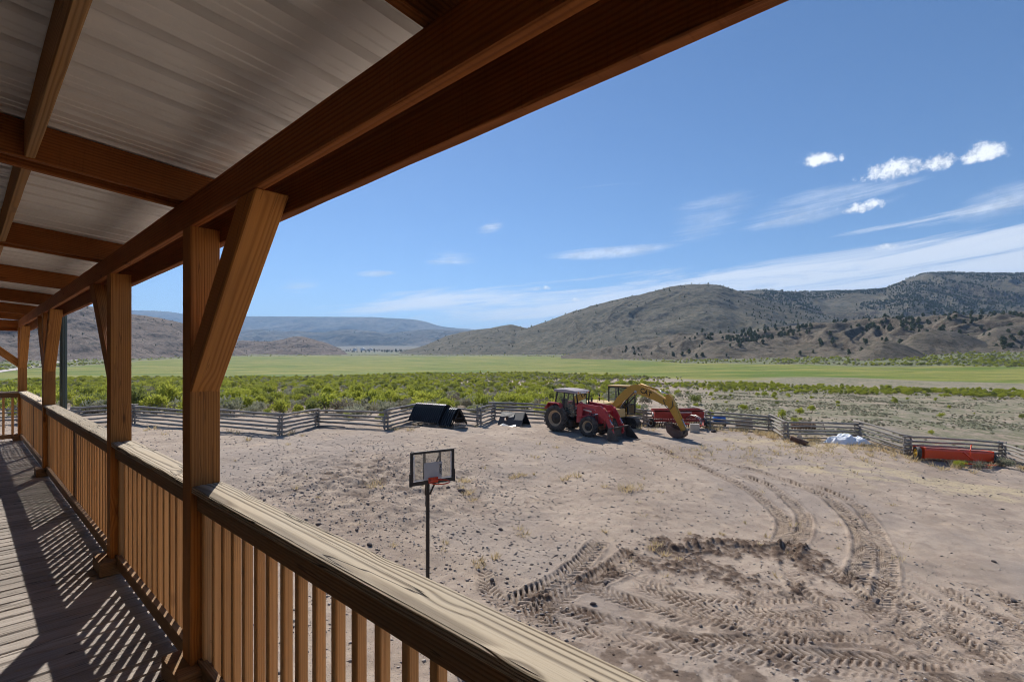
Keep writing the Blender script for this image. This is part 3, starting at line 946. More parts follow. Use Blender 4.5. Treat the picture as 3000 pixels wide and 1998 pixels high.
def mat_tin():
    m, N, b = new_mat('roof_tin')
    geo = N.n('ShaderNodeNewGeometry')
    tc = N.n('ShaderNodeTexCoord')
    n1 = N.noise(tc.outputs['Object'], 2.3, 4, .6)
    n2 = N.noise(N.vm('MULTIPLY', tc.outputs['Object'], (1.5, 22.0, 4.0)), 1.0, 4, .6)
    col = N.mix(N.ss(N.m('ADD', N.m('MULTIPLY', n1, .9), N.m('MULTIPLY', n2, .1)), .30, .70), (.78, .77, .75), (.86, .85, .83))
    N.link(col, b.inputs['Base Color'])
    b.inputs['Metallic'].default_value = .12
    N.link(N.m('ADD', .28, N.m('MULTIPLY', n1, .08)), b.inputs['Roughness'])
mat_tin()
mat_plain('pipe_green', (.075, .105, .095), .5, .2, 2.0, spec=.4)
mat_plain('black_nail', (.02, .017, .015), .6, .1, 3.0)
mat_plain('log_wall', (.24, .14, .075), .85, .3, 1.5)

_boards = {}
def board_mesh(L, w, h, nseg, jit, mat, ch=.004):
    key = (round(L, 4), round(w, 4), round(h, 4), nseg, jit, mat, ch)
    if key in _boards and jit == 0:
        return _boards[key]
    ch = min(ch, w * .3, h * .3)
    prof = [(-w / 2 + ch, -h / 2), (w / 2 - ch, -h / 2), (w / 2, -h / 2 + ch), (w / 2, h / 2 - ch), (w / 2 - ch, h / 2), (-w / 2 + ch, h / 2), (-w / 2, h / 2 - ch), (-w / 2, -h / 2 + ch)]
    vs, fs = [], []
    for i in range(nseg + 1):
        xx = -L / 2 + L * i / nseg
        for (a, c) in prof:
            ja = rnd.uniform(-jit, jit)
            jc = rnd.uniform(-jit, jit)
            vs.append((xx, a + ja, c + jc))
    for i in range(nseg):
        for k in range(8):
            k2 = (k + 1) % 8
            fs.append((i * 8 + k, (i + 1) * 8 + k, (i + 1) * 8 + k2, i * 8 + k2))
    fs.append(tuple(range(8)))
    fs.append(tuple(reversed([nseg * 8 + k for k in range(8)])))
    me = bpy.data.meshes.new('board')
    me.from_pydata(vs, [], fs)
    me.update()
    bm = bmesh.new()
    bm.from_mesh(me)
    bmesh.ops.recalc_face_normals(bm, faces=bm.faces)
    bm.to_mesh(me)
    bm.free()
    me.materials.append(MATS[mat])
    _boards[key] = me
    return me
def board(name, p0, p1, w, h, mat, parent, up=(0, 0, 1), nseg=1, jit=0.0, ch=.004):
    """a length of timber from p0 to p1 (centre line); w across, h along 'up'"""
    p0, p1 = Vector(p0), Vector(p1)
    x = (p1 - p0).normalized()
    y = Vector(up).cross(x)
    y.normalize()
    z = x.cross(y)
    me = board_mesh((p1 - p0).length, w, h, nseg, jit, mat, ch)
    o = bpy.data.objects.new(name, me)
    M = Matrix((x, y, z)).transposed().to_4x4()
    M.translation = (p0 + p1) / 2
    o.matrix_local = M
    o.parent = parent
    COL.objects.link(o)
    return o

# ------------------------------------------------------------------ the porch we stand on (local: x outward, y along, z above deck)
TH = math.atan2(1610.0, F)
DECK = EYE - 1.7
porch = empty('timber_porch', (0, 0, 0), TH)
tag(porch, 'upstairs timber porch with railing, braced posts and metal roof in the foreground', 'porch')
def pg(name):
    o = empty(name, (0, 0, DECK))
    o.parent = porch
    return o
deck = pg('deck')
y = -9.2
while y < 15.1:
    board('plank', (-1.55, y + .07, -.019 + rnd.uniform(-.002, .002)), (1.03, y + .07, -.019 + rnd.uniform(-.002, .002)), .1325 - rnd.uniform(0, .004), .038, 'deck_wood', deck, jit=.0012, nseg=3, ch=.009)
    y += .1405
for xx in (.93, -.3, -1.5):
    board('joist', (xx, -9.2, -.16), (xx, 15.12, -.16), .06, .235, 'rail_wood', deck)
POSTS = [-6.9, -1.95, 3.0, 5.1, 10.1, 15.0]
PX0, PX1 = .80, .94
PC = (PX0 + PX1) / 2
for i, py in enumerate(POSTS):
    o = board('post', (PC, py + .07, -DECK - .4), (PC, py + .07, 2.40), .14, .14, 'post_wood', porch, up=(0, 1, 0), nseg=14, jit=.0015, ch=.005)
    o.location.z += DECK
    bp = MB().box((0, 0, .055), (.30, .30, .11), bev=.012).build('base_block', 'rail_wood', None)
    bp.parent = porch
    bp.location = (PC, py + .07, DECK + .001)
def brace(p0, p1, up):
    o = board('brace', p0, p1, .136, .14, 'post_wood', porch, up=up, nseg=6, jit=.0015, ch=.005)
    o.location.z += DECK
    return o
def ybrace(py, sgn):
    """45 degree knee brace in the plane of the beam, cut level under the beam; sgn -1 towards the camera"""
    face = py if sgn < 0 else py + .14
    z0, z1, t = 1.536, 2.399, .198
    X0, X1 = PC - .068, PC + .068
    sec = [(face - sgn * .02, z0 - .02), (face + sgn * (z1 - z0), z1), (face + sgn * (z1 - z0 - t), z1), (face - sgn * .02, z0 + t - .02)]
    ax = Vector((0, sgn, 1)).normalized()
    c = Vector((PC, face + sgn * .4, 2.0))
    ay = Vector((1, 0, 0))
    az_ = ax.cross(ay)
    M = Matrix((ax, ay, az_)).transposed().to_4x4()
    M.translation = c
    Mi = M.inverted()
    vs = [Mi @ Vector((xx, a, b)) for xx in (X0, X1) for a, b in sec]
    o = MB().add(vs, [(0, 1, 2, 3), (7, 6, 5, 4), (0, 4, 5, 1), (1, 5, 6, 2), (2, 6, 7, 3), (3, 7, 4, 0)]).build('brace', 'post_wood', porch)
    M.translation = c + Vector((0, 0, DECK))
    o.matrix_local = M
    bv = o.modifiers.new('edge', 'BEVEL')
    bv.width = .005
    bv.segments = 1
ybrace(3.0, -1)
ybrace(5.1, 1)
ybrace(10.1, -1)
ybrace(10.1, 1)
ybrace(15.0, -1)
ybrace(-1.95, 1)
brace((PC - .02, 15.07, 1.55 + .05), (PC - .95, 15.07, 2.48), (0, 1, 0))
def zb(o):
    o.location.z += DECK
    return o
zb(board('inner_beam', (.82, -9.2, 2.4775), (.82, 15.0, 2.4775), .042, .155, 'beam_wood', porch, nseg=90, jit=.0016))
zb(board('outer_beam', (.965, -9.2, 2.427), (.965, 15.14, 2.427), .040, .19, 'beam_wood', porch, nseg=90, jit=.0016))
zb(board('end_beam', (-1.55, 15.02, 2.4775), (.797, 15.02, 2.4775), .042, .155, 'beam_wood', porch, nseg=20, jit=.0016))
zb(board('end_beam', (-1.55, 15.165, 2.427), (.985, 15.165, 2.427), .040, .19, 'beam_wood', porch, nseg=20, jit=.0016))
SLP = .081
def raf_z(x):   # underside of the rafters
    return 2.562 - SLP * (x - .8)
RY = [(-8.9, -8.71), (-6.4, -6.21), (-3.95, -3.76), (-1.55, -1.36), (.875, 1.055), (3.137, 3.33), (5.5, 5.69), (7.97, 8.15), (10.5, 10.68), (13.0, 13.18), (14.9, 15.07)]
for (a, b_) in RY:
    for yy in (a + .019, b_ - .019):
        zb(board('rafter', (-1.55, yy, raf_z(-1.55) + .083), (1.12, yy, raf_z(1.12) + .083), .038, .166, 'beam_wood', porch, nseg=12, jit=.0012))
for k in range(len(RY) - 1):
    for xx in (.205, -.75):
        zb(board('blocking', (xx, RY[k][1] + .002, raf_z(xx) + .083), (xx, RY[k + 1][0] - .002, raf_z(xx) + .083), .038, .160, 'joist_wood', porch, nseg=6, jit=.001))
# ribbed sheet roof, one sheet after another
roof = pg('roof')
def tin_sheet():
    pr = []
    yy = 0.0
    for k in range(4):
        pr += [(yy, 0), (yy + .055, 0), (yy + .060, .004), (yy + .068, .004), (yy + .073, 0), (yy + .110, 0), (yy + .115, .004), (yy + .123, .004), (yy + .128, 0),
               (yy + .166, 0), (yy + .174, .030), (yy + .214, .030), (yy + .2236, 0)]
        yy += .2286
    pr.append((yy + .03, .0))
    x0, x1 = -1.58, 1.17
    z0, z1 = raf_z(x0) + .1695, raf_z(x1) + .1695
    vs = [(x0, a, z0 + c) for a, c in pr] + [(x1, a, z1 + c) for a, c in pr]
    n = len(pr)
    fs = [(i, i + 1, i + 1 + n, i + n) for i in range(n - 1)]
    me = bpy.data.meshes.new('roof_sheet')
    me.from_pydata(vs, [], fs)
    me.update()
    me.materials.append(MATS['roof_tin'])
    return me
tin = tin_sheet()
for k in range(27):
    o = link_mesh('roof_sheet', tin, roof, (0, -8.986 + k * .9144, .0012 * (k % 2)))
# house wall behind the camera
wl = pg('house_wall')
zz = -DECK
k = 0
while zz < 2.9:
    board('wall_log', (-1.66, -9.2, zz + .1), (-1.66, 13.2, zz + .1), .2, .2, 'log_wall', wl, ch=.05)
    zz += .2
# railing bays
def railing(y0, y1, mids=(), first_nailer=True):
    r = pg('railing')
    L = y1 - y0
    board('cap', (.880, y0, 1.024), (.880, y1, 1.024), .150, .038, 'cap_wood', r, nseg=max(4, int(L * 5)), jit=.0014, ch=.006)
    board('top_rail', (.849, y0 + .002, .958), (.849, y1 - .002, .958), .038, .092, 'rail_wood', r, nseg=8, jit=.001)
    board('bottom_rail', (.849, y0 + .002, .090), (.849, y1 - .002, .090), .038, .090, 'rail_wood', r, nseg=8, jit=.001)
    for yy in (y0 + .021, y1 - .021):
        board('end_baluster', (.893, yy, .03), (.893, yy, 1.004), .038, .085, 'baluster_wood', r, up=(1, 0, 0))
    for zz in (.20, .62, .88):
        MB().lathe([(.006, -.0015), (.006, .0015), (.001, .002)], axis='y', n=8).build('nail', 'black_nail', r, (.893 + rnd.uniform(-.012, .012), y1 - .0405, zz + rnd.uniform(-.03, .03)))
    for yy in mids:
        board('support_post', (.915, yy, .002), (.915, yy, 1.003), .089, .089, 'rail_wood', r, up=(1, 0, 0))
    n = int(round((L - .16) / .1375))
    for i in range(n):
        yy = y0 + .11 + (L - .22) * i / max(1, n - 1)
        if any(abs(yy - q) < .07 for q in mids):
            continue
        o = board('baluster', (.8885, yy, .035), (.8885, yy, 1.003), .038, .038, 'baluster_wood', r, up=(1, 0, 0))
        o.rotation_euler.rotate_axis('X', rnd.uniform(-.04, .04))
        o.location.y += rnd.uniform(-.006, .006)
    return r
railing(-6.75, -1.955, (-4.3,))
railing(-1.80, 2.998, (.62,))
railing(3.142, 5.098)
railing(5.242, 10.098, (7.65,))
railing(10.242, 14.998, (12.6,))
er = pg('railing')
board('cap', (-1.55, 15.07, 1.024), (.797, 15.07, 1.024), .150, .038, 'cap_wood', er, nseg=8, jit=.0014)
board('top_rail', (-1.55, 15.04, .958), (.797, 15.04, .958), .038, .092, 'rail_wood', er)
board('bottom_rail', (-1.55, 15.04, .090), (.797, 15.04, .090), .038, .090, 'rail_wood', er)
for i in range(16):
    board('baluster', (.72 - .1375 * i, 15.079, .035), (.72 - .1375 * i, 15.079, 1.003), .038, .038, 'baluster_wood', er, up=(0, 1, 0))
# rain pipe
dp = MB()
pts = []
for k in range(8):
    t = k / 8 * 2 * math.pi
prof = []
for k in range(24):
    t = 2 * math.pi * k / 24
    r_ = .052 if k % 3 else .046
    prof.append((r_ * math.cos(t), r_ * math.sin(t)))
vs = [(a, c, 0.05) for a, c in prof] + [(a, c, DECK + 2.5) for a, c in prof]
dp.add(vs, [(i, (i + 1) % 24, (i + 1) % 24 + 24, i + 24) for i in range(24)])
dpo = dp.build('downspout', 'pipe_green', porch, (1.21, 11.9, 0))
# ------------------------------------------------------------------ leaves, stones
def mat_leaf(name, a, b_, trans=.35, hue=.25, spot=None):
    m, N, b = new_mat(name)
    oi = N.n('ShaderNodeObjectInfo')
    rn = oi.outputs['Random']
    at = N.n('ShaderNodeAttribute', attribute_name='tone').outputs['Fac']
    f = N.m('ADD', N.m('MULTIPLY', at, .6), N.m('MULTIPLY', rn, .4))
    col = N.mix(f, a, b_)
    if spot:
        col = N.mix(N.ss(N.m('FRACT', N.m('MULTIPLY', rn, 9.7)), .55, .9), col, spot)
    N.link(col, b.inputs['Base Color'])
    b.inputs['Roughness'].default_value = .75
    b.inputs['Specular IOR Level'].default_value = .15
    tr = N.n('ShaderNodeBsdfTranslucent')
    N.link(col, tr.inputs['Color'])
    mx = N.n('ShaderNodeMixShader')
    mx.inputs[0].default_value = trans
    N.link(b.outputs[0], mx.inputs[1])
    N.link(tr.outputs[0], mx.inputs[2])
    N.link(mx.outputs[0], N.t.nodes['Material Output'].inputs['Surface'])
    return m
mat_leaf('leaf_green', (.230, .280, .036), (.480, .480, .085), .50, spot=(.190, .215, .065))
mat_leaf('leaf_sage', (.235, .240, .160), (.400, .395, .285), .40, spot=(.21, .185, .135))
mat_leaf('leaf_juniper', (.048, .064, .028), (.120, .138, .058), .25)
mat_leaf('dry_grass', (.50, .38, .20), (.72, .59, .37), .35)
mat_leaf('twig', (.12, .09, .065), (.20, .16, .12), .0)

def bush_mesh(name, seed, w, h, n, leaf, mats, stemmy=.25, lobes=9):
    """a clump of upright leafy shoots round several lobes, with bare stems at the foot"""
    r = np.random.RandomState(seed)
    V, Fc, tone, mi = [], [], [], []
    cl = []
    for i in range(lobes):
        a = r.uniform(0, 2 * math.pi)
        q = math.sqrt(r.uniform(0, 1)) * .55
        cl.append((math.cos(a) * q * w, math.sin(a) * q * w, h * r.uniform(.24, .64) * (1.1 - q * .7), w * r.uniform(.26, .42), h * r.uniform(.26, .40)))
    for i in range(n):
        c = cl[r.randint(lobes)]
        d = r.normal(size=3)
        d /= np.linalg.norm(d)
        if d[2] < -.35:
            d[2] *= -.6
        rr = r.uniform(.55, 1.08) ** .5
        p = np.array([c[0] + d[0] * c[3] * rr, c[1] + d[1] * c[3] * rr, c[2] + d[2] * c[4] * rr])
        if p[2] < .04:
            continue
        up = np.array([d[0] * .8, d[1] * .8, .75 + .5 * d[2]]) + r.normal(size=3) * .35
        up /= np.linalg.norm(up)
        sd = np.cross(up, r.normal(size=3))
        sd /= np.linalg.norm(sd) + 1e-9
        L = leaf * r.uniform(.7, 1.5)
        wd = leaf * r.uniform(.22, .42)
        k = len(V)
        V += [p - sd * wd * .5, p + sd * wd * .5, p + up * L * .75 + sd * wd * .55, p + up * L, p + up * L * .7 - sd * wd * .6]
        Fc += [(k, k + 1, k + 2), (k, k + 2, k + 4), (k + 4, k + 2, k + 3)]
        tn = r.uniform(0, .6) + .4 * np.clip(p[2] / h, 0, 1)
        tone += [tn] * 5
        mi += [0] * 3
    for i in range(int(12 * stemmy * 4)):
        a = r.uniform(0, 2 * math.pi)
        c = cl[r.randint(lobes)]
        b0 = np.array([math.cos(a) * .05 * w, math.sin(a) * .05 * w, -.05])
        b1 = np.array([c[0] + r.normal() * .08 * w, c[1] + r.normal() * .08 * w, c[2] * r.uniform(.7, 1.1)])
        sd = np.array([math.sin(a), -math.cos(a), 0]) * .010 * max(1, h)
        k = len(V)
        V += [b0 - sd * 1.5, b0 + sd * 1.5, b1 + sd * .5, b1 - sd * .5]
        Fc += [(k, k + 1, k + 2), (k, k + 2, k + 3)]
        tone += [.5] * 4
        mi += [1] * 2
    me = np_mesh(name, V, Fc, None, False, {'tone': ('FLOAT', 'POINT', np.array(tone))})
    for m in mats:
        me.materials.append(MATS[m])
    me.polygons.foreach_set('material_index', np.array(mi, dtype=np.int32))
    me.update()
    return me

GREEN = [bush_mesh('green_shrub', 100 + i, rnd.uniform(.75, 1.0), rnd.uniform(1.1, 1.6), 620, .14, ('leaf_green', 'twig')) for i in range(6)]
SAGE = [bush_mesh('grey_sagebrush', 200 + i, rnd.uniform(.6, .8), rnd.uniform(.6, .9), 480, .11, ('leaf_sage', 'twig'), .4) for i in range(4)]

def juniper_mesh(seed, n=420):
    r = np.random.RandomState(seed)
    V, Fc, tone, mi = [], [], [], []
    H = 4.2
    lob = []
    for i in range(16):
        zz = r.uniform(.7, 3.7)
        q = 1.5 * math.sin(min(1, (zz + .5) / 2.2) * math.pi / 2) * (1 - max(0, zz - 1.8) / 2.6)
        a = r.uniform(0, 6.283)
        lob.append((math.cos(a) * q * r.uniform(.2, .75), math.sin(a) * q * r.uniform(.2, .75), zz, r.uniform(.45, .8)))
    for i in range(n):
        c = lob[r.randint(16)]
        d = r.normal(size=3)
        d /= np.linalg.norm(d)
        p = np.array(c[:3]) + d * c[3] * r.uniform(.7, 1.05)
        s1 = np.cross(d, r.normal(size=3))
        s1 /= np.linalg.norm(s1)
        s2 = np.cross(d, s1) + d * r.uniform(-.3, .6)
        L = r.uniform(.22, .42)
        k = len(V)
        V += [p - s1 * L, p + s1 * L * .9 + s2 * L * .2, p + s2 * L * 1.2]
        Fc += [(k, k + 1, k + 2)]
        tone += [r.uniform(0, 1)] * 3
        mi.append(0)
    k = len(V)
    for j, (zz, rr) in enumerate(((-.6, .26), (1.2, .18), (3.0, .06))):
        for q in range(5):
            V.append(np.array([math.cos(q * 1.2566) * rr + .1 * j, math.sin(q * 1.2566) * rr, zz]))
            tone.append(.4)
    for j in range(2):
        for q in range(5):
            a, b_ = k + j * 5 + q, k + j * 5 + (q + 1) % 5
            Fc += [(a, b_, b_ + 5), (a, b_ + 5, a + 5)]
            mi += [1, 1]
    me = np_mesh('juniper_tree', V, Fc, None, False, {'tone': ('FLOAT', 'POINT', np.array(tone))})
    me.materials.append(MATS['leaf_juniper'])
    me.materials.append(MATS['twig'])
    me.polygons.foreach_set('material_index', np.array(mi, dtype=np.int32))
    return me
JUN = [juniper_mesh(300 + i) for i in range(5)]

def scatter(name, protos, pts, label, cat_prefix, yaw=True):
    """one 'stuff' object: points that instance the given meshes"""
    pts = np.asarray(pts, dtype=np.float32)          # x y z scale
    me = bpy.data.meshes.new(name)
    me.vertices.add(len(pts))
    me.vertices.foreach_set('co', pts[:, :3].ravel())
    a = me.attributes.new('sz', 'FLOAT', 'POINT')
    a.data.foreach_set('value', pts[:, 3].copy())
    o = link_mesh(name, me)
    coll = bpy.data.collections.new(name + '_kinds')
    for i, p in enumerate(protos):
        coll.objects.link(bpy.data.objects.new('%s_kind' % cat_prefix, p))
    ng = bpy.data.node_groups.new(name, 'GeometryNodeTree')
    ng.interface.new_socket('Geometry', in_out='INPUT', socket_type='NodeSocketGeometry')
    ng.interface.new_socket('Geometry', in_out='OUTPUT', socket_type='NodeSocketGeometry')
    gi = ng.nodes.new('NodeGroupInput')
    go = ng.nodes.new('NodeGroupOutput')
    iop = ng.nodes.new('GeometryNodeInstanceOnPoints')
    ci = ng.nodes.new('GeometryNodeCollectionInfo')
    ci.inputs['Collection'].default_value = coll
    ci.inputs['Separate Children'].default_value = True
    ci.inputs['Reset Children'].default_value = True
    rv = ng.nodes.new('FunctionNodeRandomValue')
    rv.data_type = 'FLOAT_VECTOR'
    rv.inputs[0].default_value = (-.06, -.06, 0)
    rv.inputs[1].default_value = (.06, .06, 6.283)
    ri = ng.nodes.new('FunctionNodeRandomValue')
    ri.data_type = 'INT'
    ri.inputs[4].default_value = 0
    ri.inputs[5].default_value = len(protos) - 1
    na = ng.nodes.new('GeometryNodeInputNamedAttribute')
    na.data_type = 'FLOAT'
    na.inputs[0].default_value = 'sz'
    L = ng.links.new
    L(gi.outputs[0], iop.inputs['Points'])
    L(ci.outputs[0], iop.inputs['Instance'])
    iop.inputs['Pick Instance'].default_value = True
    L(ri.outputs[2], iop.inputs['Instance Index'])
    L(rv.outputs[0], iop.inputs['Rotation'])
    L(na.outputs['Attribute'], iop.inputs['Scale'])
    L(iop.outputs[0], go.inputs[0])
    md = o.modifiers.new('scatter', 'NODES')
    md.node_group = ng
    tag(o, label, kind='stuff')
    return o

# ------------------------------------------------------------------ fence corners, in plan
def fp(px, d):
    return ((px - 1500.0) / F * d, d)
FENCE = [fp(-330, 37), fp(-120, 33.5), fp(60, 35), fp(230, 32), fp(391, 34.5), fp(600, 31), fp(823, 29.2), fp(930, 33.8), fp(1132, 31), fp(1219, 36.4), fp(1404, 33.6), fp(1445, 37.2),
         fp(1640, 36.8), fp(1760, 40.5), fp(1890, 37.5), fp(2029, 42.5), fp(2075, 37.8), fp(2258, 36.6), fp(2302, 33.2), fp(2512, 33.8), fp(2659, 30.2), fp(2935, 33.0), fp(3060, 29.5), fp(3330, 32.0)]
FPX = np.array([1500 + F * p[0] / p[1] for p in FENCE])
FD = np.array([p[1] for p in FENCE])

# ------------------------------------------------------------------ shrubs over the flat
def shrub_points():
    """(x, y, kind, size)"""
    out = []
    r = np.random.RandomState(5)
    n = 56000
    px = r.uniform(-350, 3350, n)
    d = np.sqrt(r.uniform(30 ** 2, 260 ** 2, n))
    # uniform over the ground: columns are equal steps of x/d
    x = (px - 1500) / F * d
    fd = np.interp(px, FPX, FD) + 1.4
    clump = fbm(x / 9., d / 9., 4, 14)
    band = fbm(x / 35., d / 35., 3, 15)
    dens = np.zeros(n)
    left = sstep(px, 2050, 1650)
    near = sstep(d, fd + 1, fd + 12) * (.75 + .25 * sstep(d, 50, 85))
    mead0 = np.interp(px, [0, 700, 1500, 1900, 2300, 3000], [150, 215, 240, 215, 190, 160]) * (1 + band * .15)
    dens = left * near * (.45 + .55 * sstep(clump, -.25, .25)) * sstep(d / mead0, 1.03, .95)
    bare = np.exp(-((d - 150) / 22.) ** 2) * sstep(px, 1250, 1700)
    dens *= 1 - .9 * bare
    dens = np.maximum(dens, .9 * left * sstep(d / mead0, .82, .9) * sstep(d / mead0, 1.05, .98) * sstep(px, 1300, 1700))
    sd = np.interp(px, [1500, 2000, 2500, 3000, 3400], [150, 132, 114, 100, 92])
    strip = sstep(px, 1500, 1750) * np.exp(-((d - sd * (1 + band * .12)) / (sd * .10)) ** 4)
    dens = np.maximum(dens, strip * .95)
    sparse = sstep(px, 1750, 2050) * sstep(d, sd * .95, sd * .8) * near * .03 * (1 + 2.5 * sstep(px, 2450, 2000))
    dens = np.maximum(dens, sparse)
    keep = (r.uniform(0, 1, n) < dens) & (d > fd)
    x, d, px, clump = x[keep], d[keep], px[keep], clump[keep]
    kind = r.uniform(0, 1, len(x))
    kind = np.where(kind + clump * .3 > .50, 0, 1)
    kind = np.where((px > 2050) & (d > 80), 0, kind)
    size = np.where(kind == 0, r.uniform(.32, 1.05, len(x)) * r.uniform(.75, 1.3, len(x)), r.uniform(.4, 1.2, len(x)))
    size = np.where((px > 1900) & (d >= 85), size * .72, size)
    size = np.where((px > 2050) & (d < 85), size * .62, size * (1 + .55 * sstep(d, 85, 45)))
    return x, d, kind, size
def shrub_place(x, y):
    px = 1500 + F * x / y
    fd = float(np.interp(px, FPX, FD))
    how = 'just behind the fence' if y < fd + 9 else 'a little beyond the fence' if y < fd + 24 else 'well beyond the fence'
    for lim, w in ((120, 'left of the corner post'), (310, 'framed by the two farthest porch posts'), (540, 'framed by the two nearest porch posts'), (760, 'right of the nearest porch post'), (980, 'where it zigzags at the left'),
                   (1200, 'left of the black shelters'), (1400, 'behind the black shelters'), (1580, 'behind the broken shelter'), (1740, 'behind the tractor'), (1880, 'behind the excavator'),
                   (2080, 'behind the seed drill'), (2290, 'past the blue barrel'), (2440, 'past the disc harrow'), (2660, 'past the white tarpaulin'), (2900, 'past the orange scraper'), (9999, 'at the right edge')):
        if px < lim:
            return how + ', ' + w
SX, SY, SK, SS = shrub_points()
_o = np.argsort(-SS / SY)
ind_g = [i for i in _o if SK[i] == 0][:290]
ind_s = [i for i in _o if SK[i] == 1][:200]
for i in ind_g + ind_s:
    k = SK[i]
    me = (GREEN if k == 0 else SAGE)[int(i) % (6 if k == 0 else 4)]
    o = link_mesh('green_shrub' if k == 0 else 'grey_sagebrush', me, None, (SX[i], SY[i], relief(SX[i], SY[i]) - .03), (rnd.uniform(-.06, .06), rnd.uniform(-.06, .06), rnd.uniform(0, 6.28)))
    s = float(SS[i])
    o.scale = (s * rnd.uniform(.9, 1.15), s * rnd.uniform(.9, 1.15), s * rnd.uniform(.85, 1.15))
    if k == 0:
        tag(o, '%s green leafy shrub %s' % ('big' if s > 1.25 else 'small' if s < .7 else 'middling', shrub_place(SX[i], SY[i])), 'shrub', 'green shrubs beyond the fence')
    else:
        tag(o, '%s grey sagebrush clump %s' % ('big' if s > 1.25 else 'small' if s < .7 else 'middling', shrub_place(SX[i], SY[i])), 'sagebrush', 'grey sagebrush beyond the fence')
_used = set(int(i) for i in ind_g + ind_s)
for kk, protos, nm, lab in ((0, GREEN, 'far_green_shrubs', 'mass of small green shrubs spreading far across the flat'), (1, SAGE, 'far_sagebrush', 'mass of small grey sagebrush spreading far across the flat')):
    ids = [i for i in range(len(SX)) if SK[i] == kk and i not in _used]
    z = relief_v(SX[ids], SY[ids]) - .03
    scatter(nm, protos, np.stack([SX[ids], SY[ids], z, SS[ids]], -1), lab, 'shrub')
# scrub on the aprons below the hills
def apron():
    r = np.random.RandomState(8)
    n = 15000
    px = r.uniform(-200, 3300, n)
    m1 = np.interp(px, [0, 300, 700, 1100, 1500, 2000, 2500, 3000], [330, 520, 1000, 1250, 1100, 520, 350, 290])
    f = 1.0 + .75 * r.uniform(0, 1, n) ** 1.3
    d = m1 * f
    x = (px - 1500) / F * d
    c = fbm(x / 40, d / 40, 3, 19)
    keep = (r.uniform(0, 1, n) < .45 + c * 1.2) & (d < 1400)
    x, d = x[keep], d[keep]
    return np.stack([x, d, relief_v(x, d) - .05, r.uniform(.9, 1.9, len(x))], -1)
_ap = apron()
scatter('apron_scrub', [GREEN[0], GREEN[2], SAGE[1], SAGE[2]], _ap, 'grey green scrub covering the slopes at the foot of the hills', 'shrub')

def pasture():
    r = np.random.RandomState(18)
    n = 26000
    px = r.uniform(1850, 3350, n)
    d = np.sqrt(r.uniform(33 ** 2, 108 ** 2, n))
    x = (px - 1500) / F * d
    c = fbm(x / 5, d / 3.5, 4, 29)
    keep = (r.uniform(0, 1, n) < sstep(c, -.12, .25) * .75 * sstep(px, 1850, 2150)) & (d > np.interp(px, FPX, FD) + 1)
    x, d = x[keep], d[keep]
    return np.stack([x, d, relief_v(x, d) - .02, r.uniform(.10, .26, len(x))], -1)
scatter('pasture_tufts', [SAGE[0], SAGE[2], SAGE[3]], pasture(), 'low grey green tufts over the sparse pasture beyond the fence', 'tuft')

# ------------------------------------------------------------------ junipers on the hills
def hill_points(name, n, seed, mask, smin, smax):
    X, Y, Z, u, t = HILLS[name]
    r = np.random.RandomState(seed)
    out = []
    ny, nx = X.shape
    fi = r.uniform(0, ny - 1.01, n)
    fj = r.uniform(0, nx - 1.01, n)
    i, j = fi.astype(int), fj.astype(int)
    a, b_ = fi - i, fj - j
    def L(A):
        return (A[i, j] * (1 - a) + A[i + 1, j] * a) * (1 - b_) + (A[i, j + 1] * (1 - a) + A[i + 1, j + 1] * a) * b_
    x, y, z = L(X), L(Y), L(Z)
    px = 1500 + F * x / y
    tt = fi / (ny - 1)
    p = mask(px / 1.2744, tt, x, y)
    k = r.uniform(0, 1, n) < p
    g = G(x, y)
    k &= z > g + 1.0
    x, y, z = x[k], y[k], z[k]
    s = r.uniform(smin, smax, len(x))
    return np.stack([x, y, z - .1, s], -1)
jp = []
jp.append(hill_points('front_ridge', 2600, 1, lambda px, t, x, y: (.15 + .85 * sstep(fbm(x / 45, y / 45, 3, 2), -.05, .3)) * sstep(px, 1380, 1750) * (.3 + .7 * sstep(t, .1, .5)) * .85, .9, 1.9))
jp.append(hill_points('bare_knoll', 10, 4, lambda px, t, x, y: .5 + 0 * t, .6, 1.0))
jp.append(hill_points('left_hillside', 1500, 2, lambda px, t, x, y: .10 + .35 * sstep(t, .45, .95) + 0 * px, .4, .95))
near_j = np.concatenate(jp)
near_j = near_j[np.argsort(-near_j[:, 3] / near_j[:, 1])]
for i, (x, y, z, s) in enumerate(near_j[:280]):
    o = link_mesh('juniper_tree', JUN[i % 5], None, (x, y, z), (0, 0, rnd.uniform(0, 6.28)))
    o.scale = (s * rnd.uniform(.9, 1.2), s * rnd.uniform(.9, 1.2), s * rnd.uniform(.8, 1.15))
    if x > 0:
        pj = (1500 + F * x / y) / 1.2744
        tag(o, '%s dark juniper on the right ridge, %s, %s' % ('tall' if s > 1.5 else 'low' if s < 1.15 else 'middling', 'high up' if z > EYE + 26 else 'on its lower slope' if z < EYE + 14 else 'halfway up',
            'at its left tail' if pj < 1560 else 'below the round hill' if pj < 1700 else 'right of the round hill' if pj < 1860 else 'left of the bare knolls' if pj < 1990 else 'behind the bare knolls' if pj < 2200 else 'near the right edge'), 'tree', 'junipers on the right ridge')
    else:
        tag(o, 'dark juniper dotting the stony hillside at the left', 'tree', 'junipers on the left hillside')
far_j = [near_j[280:]]
far_j.append(hill_points('back_ridge', 26000, 5, lambda px, t, x, y: sstep(fbm(x / 160, y / 160, 4, 6) + t * .35, .0, .35) * sstep(px, 1650, 1780) * .9, 1.0, 2.0))
far_j.append(hill_points('round_hill', 2600, 6, lambda px, t, x, y: .05 + .5 * sstep(t, .82, .97) + .55 * sstep(px, 1660, 1800), .7, 1.5))
